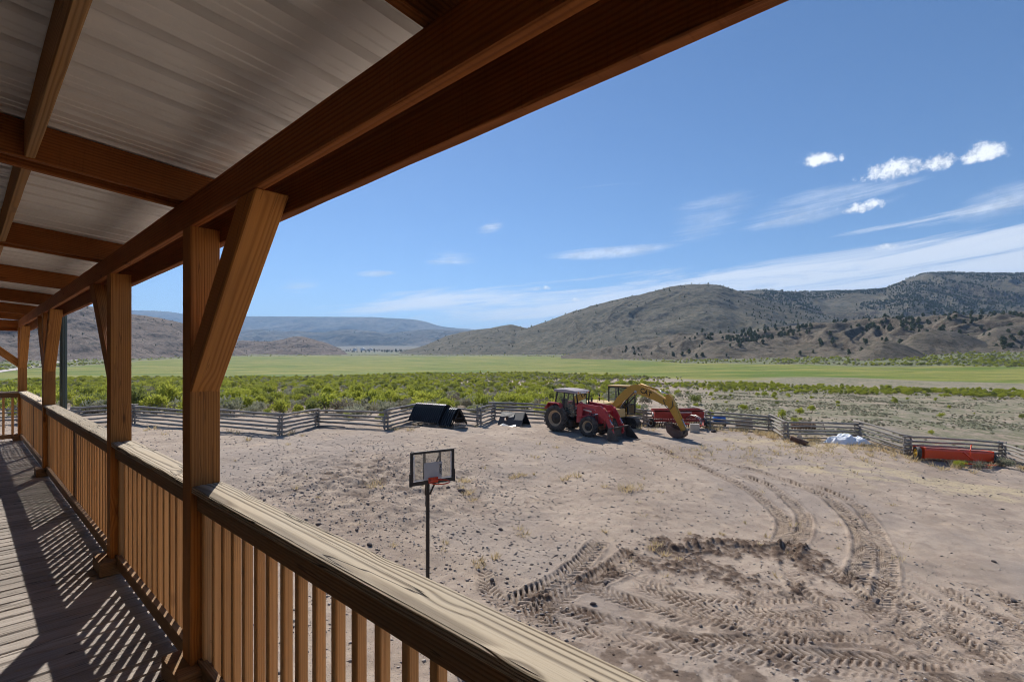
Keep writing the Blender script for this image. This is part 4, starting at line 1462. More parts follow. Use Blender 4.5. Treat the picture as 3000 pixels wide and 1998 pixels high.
far_j.append(hill_points('low_spur', 500, 7, lambda px, t, x, y: .3 + 0 * t, .5, 1.1))
far_j.append(hill_points('dark_knoll', 400, 8, lambda px, t, x, y: .2 + .4 * t, .4, .9))
far_j.append(hill_points('far_foothills', 1500, 9, lambda px, t, x, y: sstep(fbm(x / 400, y / 400, 3, 16), 0, .3), 2.0, 3.0))
scatter('far_junipers', JUN, np.concatenate(far_j), 'dark junipers sprinkled over the far hills', 'tree')

# ------------------------------------------------------------------ stones
def mat_stone(name, a, b_):
    m, N, b = new_mat(name)
    oi = N.n('ShaderNodeObjectInfo')
    at = N.n('ShaderNodeAttribute', attribute_name='tone').outputs['Fac']
    tc = N.n('ShaderNodeTexCoord')
    n1 = N.noise(tc.outputs['Object'], 9.0, 5, .7)
    f = N.m('ADD', N.m('MULTIPLY', at, .65), N.m('MULTIPLY', N.m('ADD', oi.outputs['Random'], n1), .25))
    N.link(N.mix(f, a, b_), b.inputs['Base Color'])
    b.inputs['Roughness'].default_value = .9
    b.inputs['Specular IOR Level'].default_value = .2
mat_stone('rock', (.085, .070, .066), (.21, .175, .160))
mat_stone('gravel_stone', (.52, .45, .39), (.125, .100, .088))
mat_stone('clod', (.095, .062, .045), (.19, .132, .100))

def rock_mesh(seed, sub=2):
    bm = bmesh.new()
    bmesh.ops.create_icosphere(bm, subdivisions=sub, radius=1.0)
    r = random.Random(seed)
    pl = []
    for k in range(9):
        n = Vector((r.gauss(0, 1), r.gauss(0, 1), r.gauss(0, 1))).normalized()
        pl.append((n, r.uniform(.55, .85)))
    for v in bm.verts:
        for n, dd in pl:
            e = v.co.dot(n) - dd
            if e > 0:
                v.co -= n * e * .9
        v.co += Vector((r.uniform(-1, 1), r.uniform(-1, 1), r.uniform(-1, 1))) * .05
        v.co.z *= .75
    me = bpy.data.meshes.new('rock')
    bm.to_mesh(me)
    bm.free()
    me.materials.append(MATS['rock'])
    return me
ROCKS = [rock_mesh(i) for i in range(5)]
def in_yard(x, y):
    px = 1500 + F * x / y
    return y < np.interp(px, FPX, FD) - 1.2
rock_n = 0
r_ = np.random.RandomState(3)
def put_rock(x, y, s, label=None, group='rocks lying about the yard'):
    o = link_mesh('rock', ROCKS[r_.randint(5)], None, (x, y, relief(x, y) + s * .28), (r_.uniform(-.3, .3), r_.uniform(-.3, .3), r_.uniform(0, 6.28)))
    o.scale = (s * r_.uniform(.8, 1.3), s * r_.uniform(.7, 1.0), s * r_.uniform(.7, 1.0))
    px = 1500 + F * x / y
    where = 'by the fence and machines' if y > 25 else 'left of the basketball hoop' if px < 1200 else 'near the basketball hoop' if px < 1450 else 'among the wheel ruts' if px < 2500 else 'at the right of the yard'
    tag(o, label or '%s dark rock on the dirt %s, %s' % ('large' if s > .1 else 'small' if s < .065 else 'middling', where, 'far out' if y > 19 else 'midway' if y > 13 else 'close in'), 'rock', None if label else group)
x, y = hit(2090, 1268)
put_rock(x, y, .27, 'large dark rounded rock beside the seed drill near the fence')
for (dx, dy, s) in [(820, 1225, .09), (850, 1255, .11), (1030, 1138, .13), (1060, 1140, .16), (985, 1125, .09), (1130, 1337, .10), (880, 1160, .10), (1165, 1345, .06), (1262, 1120, .10), (1300, 1110, .09), (1440, 1125, .12),
                    (905, 1110, .09), (1340, 1090, .09), (1265, 1300, .07), (2305, 1172, .08), (2285, 1295, .09), (2015, 1385, .13), (2330, 1380, .12), (1830, 1060, .10), (1700, 1075, .10)]:
    x, y = hitD(dx, dy)
    put_rock(x, y, s * .8)
for k in range(45):
    px = r_.uniform(560, 2980)
    py = 1290 + (r_.uniform(0, 1) ** 1.3) * 560
    x, y = hit(px, py)
    if in_yard(x, y) and (px < 1500 or r_.uniform() < .4):
        put_rock(x, y, r_.uniform(.04, .09))

def gravel(name, n, seed, pick, mat, smin, smax, label):
    r = np.random.RandomState(seed)
    base = np.array([(1, 0, 0), (-1, 0, 0), (0, 1, 0), (0, -1, 0), (0, 0, 1), (0, 0, -1)], dtype=float)
    tri = np.array([(0, 2, 4), (2, 1, 4), (1, 3, 4), (3, 0, 4), (2, 0, 5), (1, 2, 5), (3, 1, 5), (0, 3, 5)])
    px = r.uniform(-100, 3150, n * 4)
    d = 7.0 * np.exp(r.uniform(0, math.log(42 / 7.0), n * 4))
    x = (px - 1500) / F * d
    k = (r.uniform(0, 1, n * 4) < pick(px, d, x)) & (d < np.interp(px, FPX, FD) + 3)
    x, d = x[k][:n], d[k][:n]
    m = len(x)
    z = relief_v(x, d)
    s = smin * (smax / smin) ** (r.uniform(0, 1, m) ** 2.2)
    V = base[None] * (1 + r.uniform(-.35, .35, (m, 6, 3))) + r.uniform(-.25, .25, (m, 6, 3))
    ang = r.uniform(0, 6.28, m)
    ca, sa = np.cos(ang)[:, None], np.sin(ang)[:, None]
    vx = V[..., 0] * ca - V[..., 1] * sa
    vy = V[..., 0] * sa + V[..., 1] * ca
    V = np.stack([vx * 1.2, vy * .95, V[..., 2] * .65], -1) * s[:, None, None]
    V[..., 0] += x[:, None]
    V[..., 1] += d[:, None]
    V[..., 2] += (z + s * .25)[:, None]
    Fc = tri[None] + (np.arange(m) * 6)[:, None, None]
    tone = np.repeat(r.uniform(0, 1, m) ** 1.5, 6)
    me = np_mesh(name, V.reshape(-1, 3), Fc.reshape(-1, 3), MATS[mat], False, {'tone': ('FLOAT', 'POINT', tone)})
    tag(link_mesh(name, me), label, kind='stuff')
_hx, _hy = hitD(860, 1110)
def pick_gravel(px, d, x):
    h = np.exp(-(((x - _hx) / 5.5) ** 2 + ((d - _hy) / 5.0) ** 2))
    p = .10 + .35 * fbm(x / 3, d / 3, 3, 23) + h * .9 + .22 * sstep(d, 16, 26)
    return np.clip(p, .02, 1)
gravel('gravel', 42000, 71, pick_gravel, 'gravel_stone', .008, .050, 'loose grey and brown gravel strewn over the yard')
_cx, _cy = hitD(1660, 1300)
gravel('clods', 2600, 72, lambda px, d, x: np.clip(np.exp(-(((x - _cx) / 3.0) ** 2 + ((d - _cy) / 1.5) ** 2)) + .16 * sstep(d, 13, 10) * sstep(px, 1200, 1900), 0, 1), 'clod', .012, .045, 'dark clods of turned earth round the wheel ruts')

# ------------------------------------------------------------------ dry grass
def tufts(name, spots, mat, label):
    V, Fc, tone = [], [], []
    r = np.random.RandomState(33)
    for (x, y, rad, h, n) in spots:
        z = relief(x, y)
        for i in range(n):
            a = r.uniform(0, 6.283)
            q = rad * math.sqrt(r.uniform())
            b0 = np.array([x + math.cos(a) * q, y + math.sin(a) * q, z - .01])
            t = np.array([math.cos(a) * .5 + r.normal() * .35, math.sin(a) * .5 + r.normal() * .35, 1.0])
            L = h * r.uniform(.5, 1.15)
            w = .006 + .006 * r.uniform() + .0005 * y * .6
            sd = np.array([math.cos(a + 1.57 + r.normal() * .6), math.sin(a + 1.57 + r.normal() * .6), 0]) * w
            k = len(V)
            V += [b0 - sd, b0 + sd, b0 + t * L * .6 + sd * .6, b0 + t * L]
            Fc += [(k, k + 1, k + 2), (k, k + 2, k + 3)]
            tone += [r.uniform()] * 4
    me = np_mesh(name, V, Fc, MATS[mat], False, {'tone': ('FLOAT', 'POINT', np.array(tone))})
    tag(link_mesh(name, me), label, kind='stuff')
sp = []
for k in range(420):
    j = r_.randint(12, len(FENCE) - 1) if r_.uniform() < .75 else r_.randint(2, len(FENCE) - 1)
    t = r_.uniform()
    a, b_ = FENCE[j], FENCE[j + 1]
    x = a[0] + (b_[0] - a[0]) * t + r_.normal() * .8
    y = a[1] + (b_[1] - a[1]) * t - abs(r_.normal()) * 1.5
    sp.append((x, y, r_.uniform(.1, .3), r_.uniform(.15, .42), r_.randint(14, 30)))
for k in range(150):
    x, y = hitD(1900 + r_.normal() * 190, 1025 + abs(r_.normal()) * 22)
    sp.append((x, y, r_.uniform(.1, .3), r_.uniform(.10, .28), r_.randint(8, 18)))
for k in range(70):
    x, y = hit(r_.uniform(560, 2900), 1290 + r_.uniform() ** 1.5 * 420)
    sp.append((x, y, r_.uniform(.06, .22), r_.uniform(.07, .2), r_.randint(8, 26)))
for (dx, dy, s) in [(1435, 1125, 1.6), (1062, 1118, 1.2), (1180, 1100, .9), (1310, 1098, 1.0), (1120, 1300, .9), (1090, 1145, .9), (965, 1130, .8), (855, 1130, 1.0), (1860, 1010, 1.3), (1760, 1000, 1.6), (1500, 1262, .9)]:
    x, y = hitD(dx, dy)
    for q in range(3):
        sp.append((x + r_.normal() * .25, y + r_.normal() * .25, .18 * s, .2 * s, 30))
tufts('dry_grass', sp, 'dry_grass', 'dry straw coloured grass tufts scattered along the fence and yard')
# ------------------------------------------------------------------ paints and metals
mat_plain('fence_log', (.285, .255, .225), .9, .45, 6.0, bump=.01)
mat_plain('red_paint', (.42, .022, .030), .40, .3, 2.0, spec=.45, dust=.28)
mat_plain('red_faded', (.42, .055, .040), .5, .3, 2.0, spec=.35, dust=.4)
mat_plain('drill_red', (.36, .040, .030), .55, .3, 2.0, spec=.3, dust=.4)
mat_plain('orange_red', (.72, .070, .016), .45, .2, 1.5, spec=.4, dust=.08)
mat_plain('orange_brown', (.30, .075, .050), .6, .3, 1.5, dust=.5)
mat_plain('cat_yellow', (.56, .30, .040), .5, .28, 1.4, spec=.35, dust=.3)
mat_plain('cat_yellow_pale', (.58, .40, .15), .55, .2, 1.4, spec=.3, dust=.5)
mat_plain('tyre', (.030, .028, .027), .85, .3, 5.0, spec=.25, dust=.75, bump=.004)
mat_plain('rim_tan', (.40, .29, .18), .6, .3, 4.0, dust=.4)
mat_plain('rim_white', (.62, .58, .52), .6, .25, 4.0, dust=.4)
mat_plain('rim_yellow', (.60, .36, .03), .5, .2, 4.0, dust=.2)
mat_plain('black_metal', (.022, .021, .022), .6, .3, 3.0, dust=.35)
mat_plain('dark_steel', (.075, .065, .060), .55, .4, 3.0, metal=.4, dust=.5)
mat_plain('bucket_rust', (.130, .075, .055), .75, .4, 2.5, dust=.5)
mat_plain('rust', (.105, .052, .032), .85, .5, 4.0, dust=.3)
mat_plain('chrome', (.70, .72, .75), .2, .1, 3.0, metal=1.0)
mat_plain('roof_grey', (.34, .29, .30), .6, .2, 2.0, dust=.4)
mat_plain('seat_cloth', (.085, .075, .065), .9, .3, 5.0)
mat_plain('white_paint', (.72, .70, .68), .55, .15, 3.0, dust=.2)
mat_plain('black_plastic', (.014, .014, .016), .36, .2, 2.0, spec=.45)
mat_plain('grey_plastic', (.022, .024, .034), .5, .4, 3.0)
mat_plain('pallet_wood', (.35, .29, .23), .9, .4, 4.0)
mat_plain('concrete', (.46, .42, .36), .9, .25, 5.0)
mat_plain('tarp_white', (.74, .76, .80), .5, .08, 3.0, spec=.4)
mat_plain('blue_plastic', (.015, .13, .50), .4, .15, 2.0, spec=.4)
mat_plain('plywood', (.34, .29, .23), .9, .3, 3.0)
mat_plain('tin_sheet', (.46, .45, .44), .4, .2, 3.0, metal=.7)
mat_plain('hoop_orange', (.55, .060, .022), .5, .15, 4.0)
mat_plain('pad_grey', (.40, .40, .40), .6, .12, 5.0)
mat_plain('pole_dark', (.035, .028, .024), .6, .3, 3.0)
mat_plain('amber', (.75, .22, .02), .3, .1, 3.0)
mat_plain('decal_black', (.012, .012, .012), .5, .1, 3.0)
def mat_glass(name, tint, rough=.03, mixf=.72):
    m, N, b = new_mat(name)
    t = N.n('ShaderNodeBsdfTransparent')
    t.inputs[0].default_value = c4(tint)
    gl = N.n('ShaderNodeBsdfGlossy')
    gl.inputs['Roughness'].default_value = rough
    gl.inputs['Color'].default_value = (.9, .95, 1, 1)
    fr = N.n('ShaderNodeFresnel')
    fr.inputs[0].default_value = 1.5
    d = N.n('ShaderNodeBsdfDiffuse')
    d.inputs[0].default_value = (.45, .42, .38, 1)
    m1 = N.n('ShaderNodeMixShader')
    m1.inputs[0].default_value = 1 - mixf
    N.link(t.outputs[0], m1.inputs[1])
    N.link(d.outputs[0], m1.inputs[2])
    m2 = N.n('ShaderNodeMixShader')
    N.link(fr.outputs[0], m2.inputs[0])
    N.link(m1.outputs[0], m2.inputs[1])
    N.link(gl.outputs[0], m2.inputs[2])
    N.link(m2.outputs[0], N.t.nodes['Material Output'].inputs['Surface'])
mat_glass('cab_glass', (.72, .78, .76), .03, .90)
mat_glass('board_glass', (.90, .90, .88), .05, .88)

# ------------------------------------------------------------------ the stacked rail fence
fence = empty('log_rail_fence', (FENCE[10][0], FENCE[10][1], g1(*FENCE[10])))
tag(fence, 'weathered grey zigzag log rail fence round the far side of the yard', 'fence')
f0 = Vector(fence.location)
def log_part(name, p0, p1, r0, r1, seed, bend=.05):
    rr = random.Random(seed)
    p0, p1 = Vector(p0), Vector(p1)
    n = 7
    pts, rad = [], []
    ph = rr.uniform(0, 6.28)
    for i in range(n):
        t = i / (n - 1)
        o = Vector((rr.gauss(0, .012), rr.gauss(0, .012), math.sin(t * 3.14 + ph * .2) * bend * rr.uniform(.4, 1) + rr.gauss(0, .010)))
        pts.append(p0.lerp(p1, t) + o - f0)
        rad.append((r0 + (r1 - r0) * t) * rr.uniform(.88, 1.12))
    return MB().tube(pts, rad, 8).build(name, 'fence_log', fence)
for k in range(len(FENCE) - 1):
    a, b_ = FENCE[k], FENCE[k + 1]
    if k in (12, 13):
        pass
    za, zb_ = relief(*a), relief(*b_)
    A = Vector((a[0], a[1], za))
    B = Vector((b_[0], b_[1], zb_))
    dr = (B - A).normalized()
    odd = k % 2
    for q in range(5):
        hgt = .13 + .25 * q + (.125 if odd else 0.0)
        if odd and q == 4 and rnd.random() < .35:
            continue
        ra, rb = rnd.uniform(.062, .082), rnd.uniform(.052, .072)
        if rnd.random() < .5:
            ra, rb = rb, ra
        log_part('rail', A - dr * rnd.uniform(.2, .4) + Vector((0, 0, hgt + rnd.uniform(-.03, .03))), B + dr * rnd.uniform(.2, .4) + Vector((0, 0, hgt + rnd.uniform(-.03, .03))), ra, rb, k * 10 + q, .06)
for k in range(1, len(FENCE) - 1):
    a = Vector((FENCE[k][0], FENCE[k][1], relief(*FENCE[k])))
    for s in (-1, 1):
        o = Vector((rnd.uniform(.10, .14) * s, rnd.uniform(-.12, -.05) * s, 0))
        log_part('stake', a + o + Vector((0, 0, -.1)), a + o + Vector((rnd.uniform(-.04, .04), rnd.uniform(-.04, .04), rnd.uniform(1.15, 1.35))), .055, .048, 900 + k * 2 + s, 0)

# ------------------------------------------------------------------ wheels
def wheel(name, parent, loc, rad, wid, rim_r, rim_mat, lugs=0, hub_mat='black_metal', side=-1, flat_tread=False):
    """axis along local y; side = which way the dished face looks"""
    w = empty(name, loc)
    w.parent = parent
    t = MB()
    hw = wid / 2
    pr = [(rim_r, -hw * .8), (rim_r + (rad - rim_r) * .35, -hw), (rad * .93, -hw * .97), (rad * .965, -hw * .8), (rad * .97, 0), (rad * .965, hw * .8), (rad * .93, hw * .97), (rim_r + (rad - rim_r) * .35, hw), (rim_r, hw * .8)]
    t.lathe(pr, n=36)
    for i in range(lugs):
        a0 = 2 * math.pi * i / lugs
        for s in (-1, 1):
            a1 = a0 + (math.pi / lugs if s > 0 else 0)
            sw = .20
            p0 = Vector((math.cos(a1) * rad * .975, s * hw * 1.0, math.sin(a1) * rad * .975))
            p1 = Vector((math.cos(a1 + sw) * rad * .985, s * hw * .08, math.sin(a1 + sw) * rad * .985))
            nrm = (Vector((p0.x, 0, p0.z)) + Vector((p1.x, 0, p1.z))).normalized()
            t.bar(p0, p1, rad * .055, rad * .075, up=nrm)
    t.build('tyre', 'tyre', w)
    r = MB()
    s = side
    r.lathe([(rim_r * 1.02, s * hw * .82), (rim_r * .93, s * hw * .80), (rim_r * .88, s * hw * .35), (rim_r * .80, s * hw * .25), (rim_r * .30, s * hw * .10), (.001, s * hw * .10)], n=28)
    r.lathe([(rim_r * 1.02, -s * hw * .82), (rim_r * .9, -s * hw * .75), (rim_r * .85, 0), (.001, 0)], n=28)
    r.build('rim', rim_mat, w)
    h = MB()
    h.lathe([(rim_r * .74, s * hw * .24), (rim_r * .66, s * hw * .46), (rim_r * .30, s * hw * .60), (rim_r * .26, s * hw * .85), (.001, s * hw * .88)], n=20)
    for i in range(8):
        a = i * math.pi / 4
        h.lathe([(.022, s * hw * .3), (.022, s * hw * .62), (.001, s * hw * .62)], (math.cos(a) * rim_r * .40, 0, math.sin(a) * rim_r * .40), n=6)
    h.build('hub', hub_mat, w)
    return w

def stand(px, d, rz, pitch_len=0.0, name='thing', dz=0.0):
    x = (px - 1500) / F * d
    e = empty(name, (x, d, relief(x, d) + dz), rz)
    if pitch_len:
        hx, hy = math.cos(rz), math.sin(rz)
        zf, zr = relief(x + hx * pitch_len, d + hy * pitch_len), relief(x, d)
        e.rotation_euler = (0, math.atan2(zr - zf, pitch_len), rz)
    return e

# ------------------------------------------------------------------ red tractor with loader
def build_tractor():
    x0, y0 = 3.40, 32.95
    rz = R(-42)
    T = empty('tractor', (x0, y0, relief(x0, y0)), rz)
    zf = relief(x0 + 2.6 * math.cos(rz), y0 + 2.6 * math.sin(rz))
    T.rotation_euler = (0, math.atan2(relief(x0, y0) - zf, 2.6), rz)
    tag(T, 'red farm tractor with cab and front loader bucket parked by the fence', 'tractor')
    RW, FW = .85, .63
    for s in (-1, 1):
        wheel('rear_wheel', T, (0, s * .86, RW), RW, .46, .50, 'rim_tan', 22, side=s)
        wheel('front_wheel', T, (2.42, s * .80, FW), FW, .36, .36, 'rim_tan', 18, side=s)
    ch = MB()
    ch.box((.2, 0, .95), (1.3, .62, .62), bev=.05).box((1.5, 0, .88), (2.0, .46, .46), bev=.04)
    ch.tube([(0, -.7, RW), (0, .7, RW)], .16, 12).tube([(2.42, -.66, FW), (2.42, .66, FW)], .11, 10)
    ch.box((-.55, 0, .75), (.5, .5, .45), bev=.03).bar((-.7, -.35, .5), (-1.35, -.4, .42), .07, .05).bar((-.7, .35, .5), (-1.35, .4, .42), .07, .05)
    ch.box((.75, -.62, .62), (.75, .34, .42), bev=.06)
    ch.build('chassis', 'black_metal', T)
    # bonnet
    hd = MB()
    prof = [(1.22, .98), (1.22, 1.66), (1.40, 1.70), (2.55, 1.60), (3.02, 1.50), (3.16, 1.38), (3.18, .86), (2.9, .80), (1.6, .86)]
    hd.prism(prof, -.34, .34)
    o = hd.build('bonnet', 'red_paint', T)
    bv = o.modifiers.new('edge', 'BEVEL')
    bv.width = .05
    bv.segments = 3
    bv.limit_method = 'ANGLE'
    for s in (-1, 1):
        g = MB()
        for i in range(6):
            g.box((2.15 + i * .12, s * .345, 1.18), (.05, .012, .45))
        g.build('side_grille', 'black_metal', o)
        MB().box((1.75, s * .347, 1.545), (1.05, .010, .10), rot=(0, .09, 0)).build('decal', 'white_paint', o)
    g = MB().box((3.185, 0, 1.14), (.02, .52, .44))
    g.build('front_grille', 'black_metal', o)
    for s in (-1, 1):
        MB().box((3.19, s * .22, 1.28), (.03, .15, .09), bev=.01).build('headlight', 'white_paint', o)
    MB().box((3.35, 0, .78), (.34, .62, .36), bev=.04).build('front_weight', 'black_metal', T)
    # cab
    cf = MB()
    fx, rx, hw = 1.24, -.36, .70
    top = 2.52
    def pil(a, b, w=.075):
        cf.bar(a, b, w, w)
    for s in (-1, 1):
        pil((fx + .02, s * .60, 1.10), (fx - .12, s * hw, top))
        pil((.44, s * .74, 1.30), (.42, s * hw, top))
        pil((rx, s * .66, 1.42), (rx + .20, s * hw * .96, top))
        pil((fx - .03, s * .62, 1.06), (.47, s * .70, 1.06), .06)
        pil((.44, s * .72, 1.36), (rx, s * .66, 1.44), .06)
        pil((fx - .12, s * hw, top), (rx + .20, s * hw, top))
    pil((fx, -.6, 1.45), (fx, .6, 1.45))
    pil((fx - .12, -hw, top), (fx - .12, hw, top))
    pil((rx, -.64, 1.44), (rx, .64, 1.44))
    cab = cf.build('cab', 'black_metal', T)
    rf = MB()
    rf.prism([(-.36, 2.52), (-.40, 2.64), (-.34, 2.70), (.46, 2.74), (1.24, 2.70), (1.38, 2.64), (1.36, 2.52)], -.80, .80)
    ro = rf.build('roof', 'roof_grey', cab)
    bv = ro.modifiers.new('edge', 'BEVEL')
    bv.width = .04
    bv.segments = 2
    pn = MB().box((1.378, 0, 2.58), (.02, 1.30, .13))
    pn.build('light_panel', 'white_paint', cab)
    for yy, mt in ((-.56, 'amber'), (.56, 'amber'), (-.36, 'chrome'), (.36, 'chrome')):
        MB().box((1.393, yy, 2.58), (.02, .16, .09), bev=.008).build('lamp', mt, cab)
    def pane(nm, pts):
        MB().add(pts, [tuple(range(len(pts)))]).build(nm, 'cab_glass', cab)
    pane('windscreen', [(fx + .01, -.58, 1.47), (fx + .01, .58, 1.47), (fx - .11, .66, top - .03), (fx - .11, -.66, top - .03)])
    pane('rear_window', [(rx, -.62, 1.47), (rx, .62, 1.47), (rx + .2, .64, top - .03), (rx + .2, -.64, top - .03)])
    for s in (-1, 1):
        pane('door_glass', [(fx - .02, s * .615, 1.10), (.47, s * .72, 1.10), (.44, s * .705, top - .04), (fx - .14, s * .69, top - .04)])
        pane('side_window', [(.41, s * .72, 1.40), (rx + .03, s * .66, 1.47), (rx + .22, s * .67, top - .04), (.40, s * .70, top - .04)])
    st = MB().box((.21, 0, 1.38), (.50, .52, .14), bev=.05).box((-.04, 0, 1.72), (.14, .50, .62), rot=(0, -.12, 0), bev=.06).box((-.05, 0, 1.2), (.3, .3, .3))
    st.build('seat', 'seat_cloth', cab)
    sw = MB()
    sw.tube([(.62, 0, 1.15), (.50, 0, 1.68)], .035, 8)
    ring = []
    for i in range(17):
        a = i * math.pi / 8
        ring.append((.47 + math.cos(a) * .08, math.sin(a) * .2, 1.70 + math.cos(a) * .17))
    sw.tube(ring, .016, 6, cap=False)
    sw.build('steering_wheel', 'black_metal', cab)
    MB().box((.55, 0, 1.02), (1.0, 1.15, .06)).build('cab_floor', 'black_metal', cab)
    # mudguards over the rear wheels: flat top then sloping down in front
    for s in (-1, 1):
        fe = MB()
        path = [(-.86, 1.38), (-.58, 1.78), (.10, 1.82), (.26, 1.74), (.72, 1.14)]
        for i in range(len(path) - 1):
            (xa, za), (xb, zb2) = path[i], path[i + 1]
            fe.bar((xa, s * .86, za), (xb, s * .86, zb2), .40, .045, up=(0, 0, 1))
        fe.prism([(-.80, 1.40), (-.56, 1.77), (.10, 1.80), (.24, 1.72), (.2, 1.35), (-.3, 1.35)], s * .645, s * .665)
        fo = fe.build('mudguard', 'red_paint', T)
        MB().bar((.56, s * .862, 1.36), (.74, s * .862, 1.12), .40, .05).build('fender_tip', 'red_faded', fo)
        MB().bar((.74, s * .862, 1.12), (.84, s * .862, .86), .30, .04).build('splash_flap', 'dark_steel', fo)
    stp = MB()
    for i in range(3):
        stp.box((.72, -.80, .48 + i * .24), (.36, .16, .03))
    stp.bar((.55, -.84, .45), (.55, -.74, 1.08), .03, .03).bar((.90, -.84, .45), (.90, -.74, 1.08), .03, .03)
    stp.build('cab_step', 'black_metal', T)
    ex = MB().tube([(1.62, .30, 1.62), (1.62, .30, 2.10), (1.62, .30, 2.55), (1.70, .30, 2.72)], [.05, .05, .038, .038], 10)
    ex.build('exhaust', 'black_metal', T)
    for s in (-1, 1):
        mi = MB().tube([(fx - .08, s * .68, 2.30), (fx + .15, s * 1.02, 2.34), (fx + .15, s * 1.02, 2.20)], .015, 6)
        mo = mi.build('mirror_arm', 'black_metal', T)
        MB().box((fx + .13, s * 1.02, 2.02), (.05, .19, .34), bev=.02).build('mirror', 'black_metal', mo)
    # loader
    for s in (-1, 1):
        ya = s * .56
        lm = MB()
        lm.prism([(1.38, .72), (1.36, 1.80), (1.50, 1.98), (1.74, 1.94), (1.80, 1.40), (1.70, .72)], ya - .06, ya + .06)
        lm.build('loader_mast', 'red_paint', T)
        la = MB()
        yb = s * .60
        path = [(1.52, 1.86), (3.02, 1.80), (3.36, 1.62), (3.98, .40)]
        for i in range(3):
            (xa, za), (xb, zb2) = path[i], path[i + 1]
            la.bar((xa, yb, za), (xb, yb, zb2), .12, .22 if i == 0 else .24, up=(0, 1, 0) if False else (0, 0, 1), h1=.20)
        la.prism([(2.60, 1.86), (3.12, 1.95), (3.52, 1.55), (3.44, 1.12), (2.98, 1.40)], yb - .075, yb + .075)
        la.build('loader_arm', 'red_paint', T)
        cy = MB()
        cy.tube([(1.60, yb - s * .02, 1.10), (2.4, yb - s * .02, 1.30)], .05, 10)
        cyo = cy.build('lift_cylinder', 'red_paint', T)
        MB().tube([(2.4, yb - s * .02, 1.30), (3.05, yb - s * .02, 1.46)], .028, 8).build('piston_rod', 'chrome', cyo)
        tc_ = MB().tube([(3.30, yb, 1.86), (3.72, yb, 1.25)], .045, 10)
        to = tc_.build('tilt_cylinder', 'red_paint', T)
        MB().tube([(3.72, yb, 1.25), (4.0, yb, .82)], .026, 8).build('piston_rod', 'chrome', to)
    MB().tube([(3.15, -.6, 1.52), (3.15, .6, 1.52)], .07, 10).build('cross_tube', 'red_paint', T)
    br = MB().box((3.30, 0, .95), (.06, .9, .5), bev=.02).bar((3.25, -.3, .6), (3.25, -.3, 1.3), .06, .06).bar((3.25, .3, .6), (3.25, .3, 1.3), .06, .06)
    br.build('grille_guard', 'red_faded', T)
    bk = MB()
    W = 1.10
    sec = [(4.82, .03), (4.05, .03), (3.94, .12), (3.92, .55), (4.00, .74)]
    for i in range(len(sec) - 1):
        (xa, za), (xb, zb2) = sec[i], sec[i + 1]
        bk.bar((xa, 0, za), (xb, 0, zb2), W * 2, .03, up=(0, 0, 1))
    for s in (-1, 1):
        bk.prism([(4.82, .02), (4.05, .02), (3.93, .12), (3.91, .55), (4.00, .76), (4.12, .74)], s * W - .015, s * W + .015)
    bk.box((4.84, 0, .03), (.12, 2 * W, .025))
    bk.box((4.02, 0, .75), (.08, 2 * W + .04, .05))
    bko = bk.build('loader_bucket', 'dark_steel', T)
    for s in (-1, 1):
        MB().prism([(3.86, .25), (3.86, .85), (4.0, .9), (3.98, .3)], s * .60 - .09, s * .60 + .09).build('bucket_bracket', 'red_paint', bko)
build_tractor()

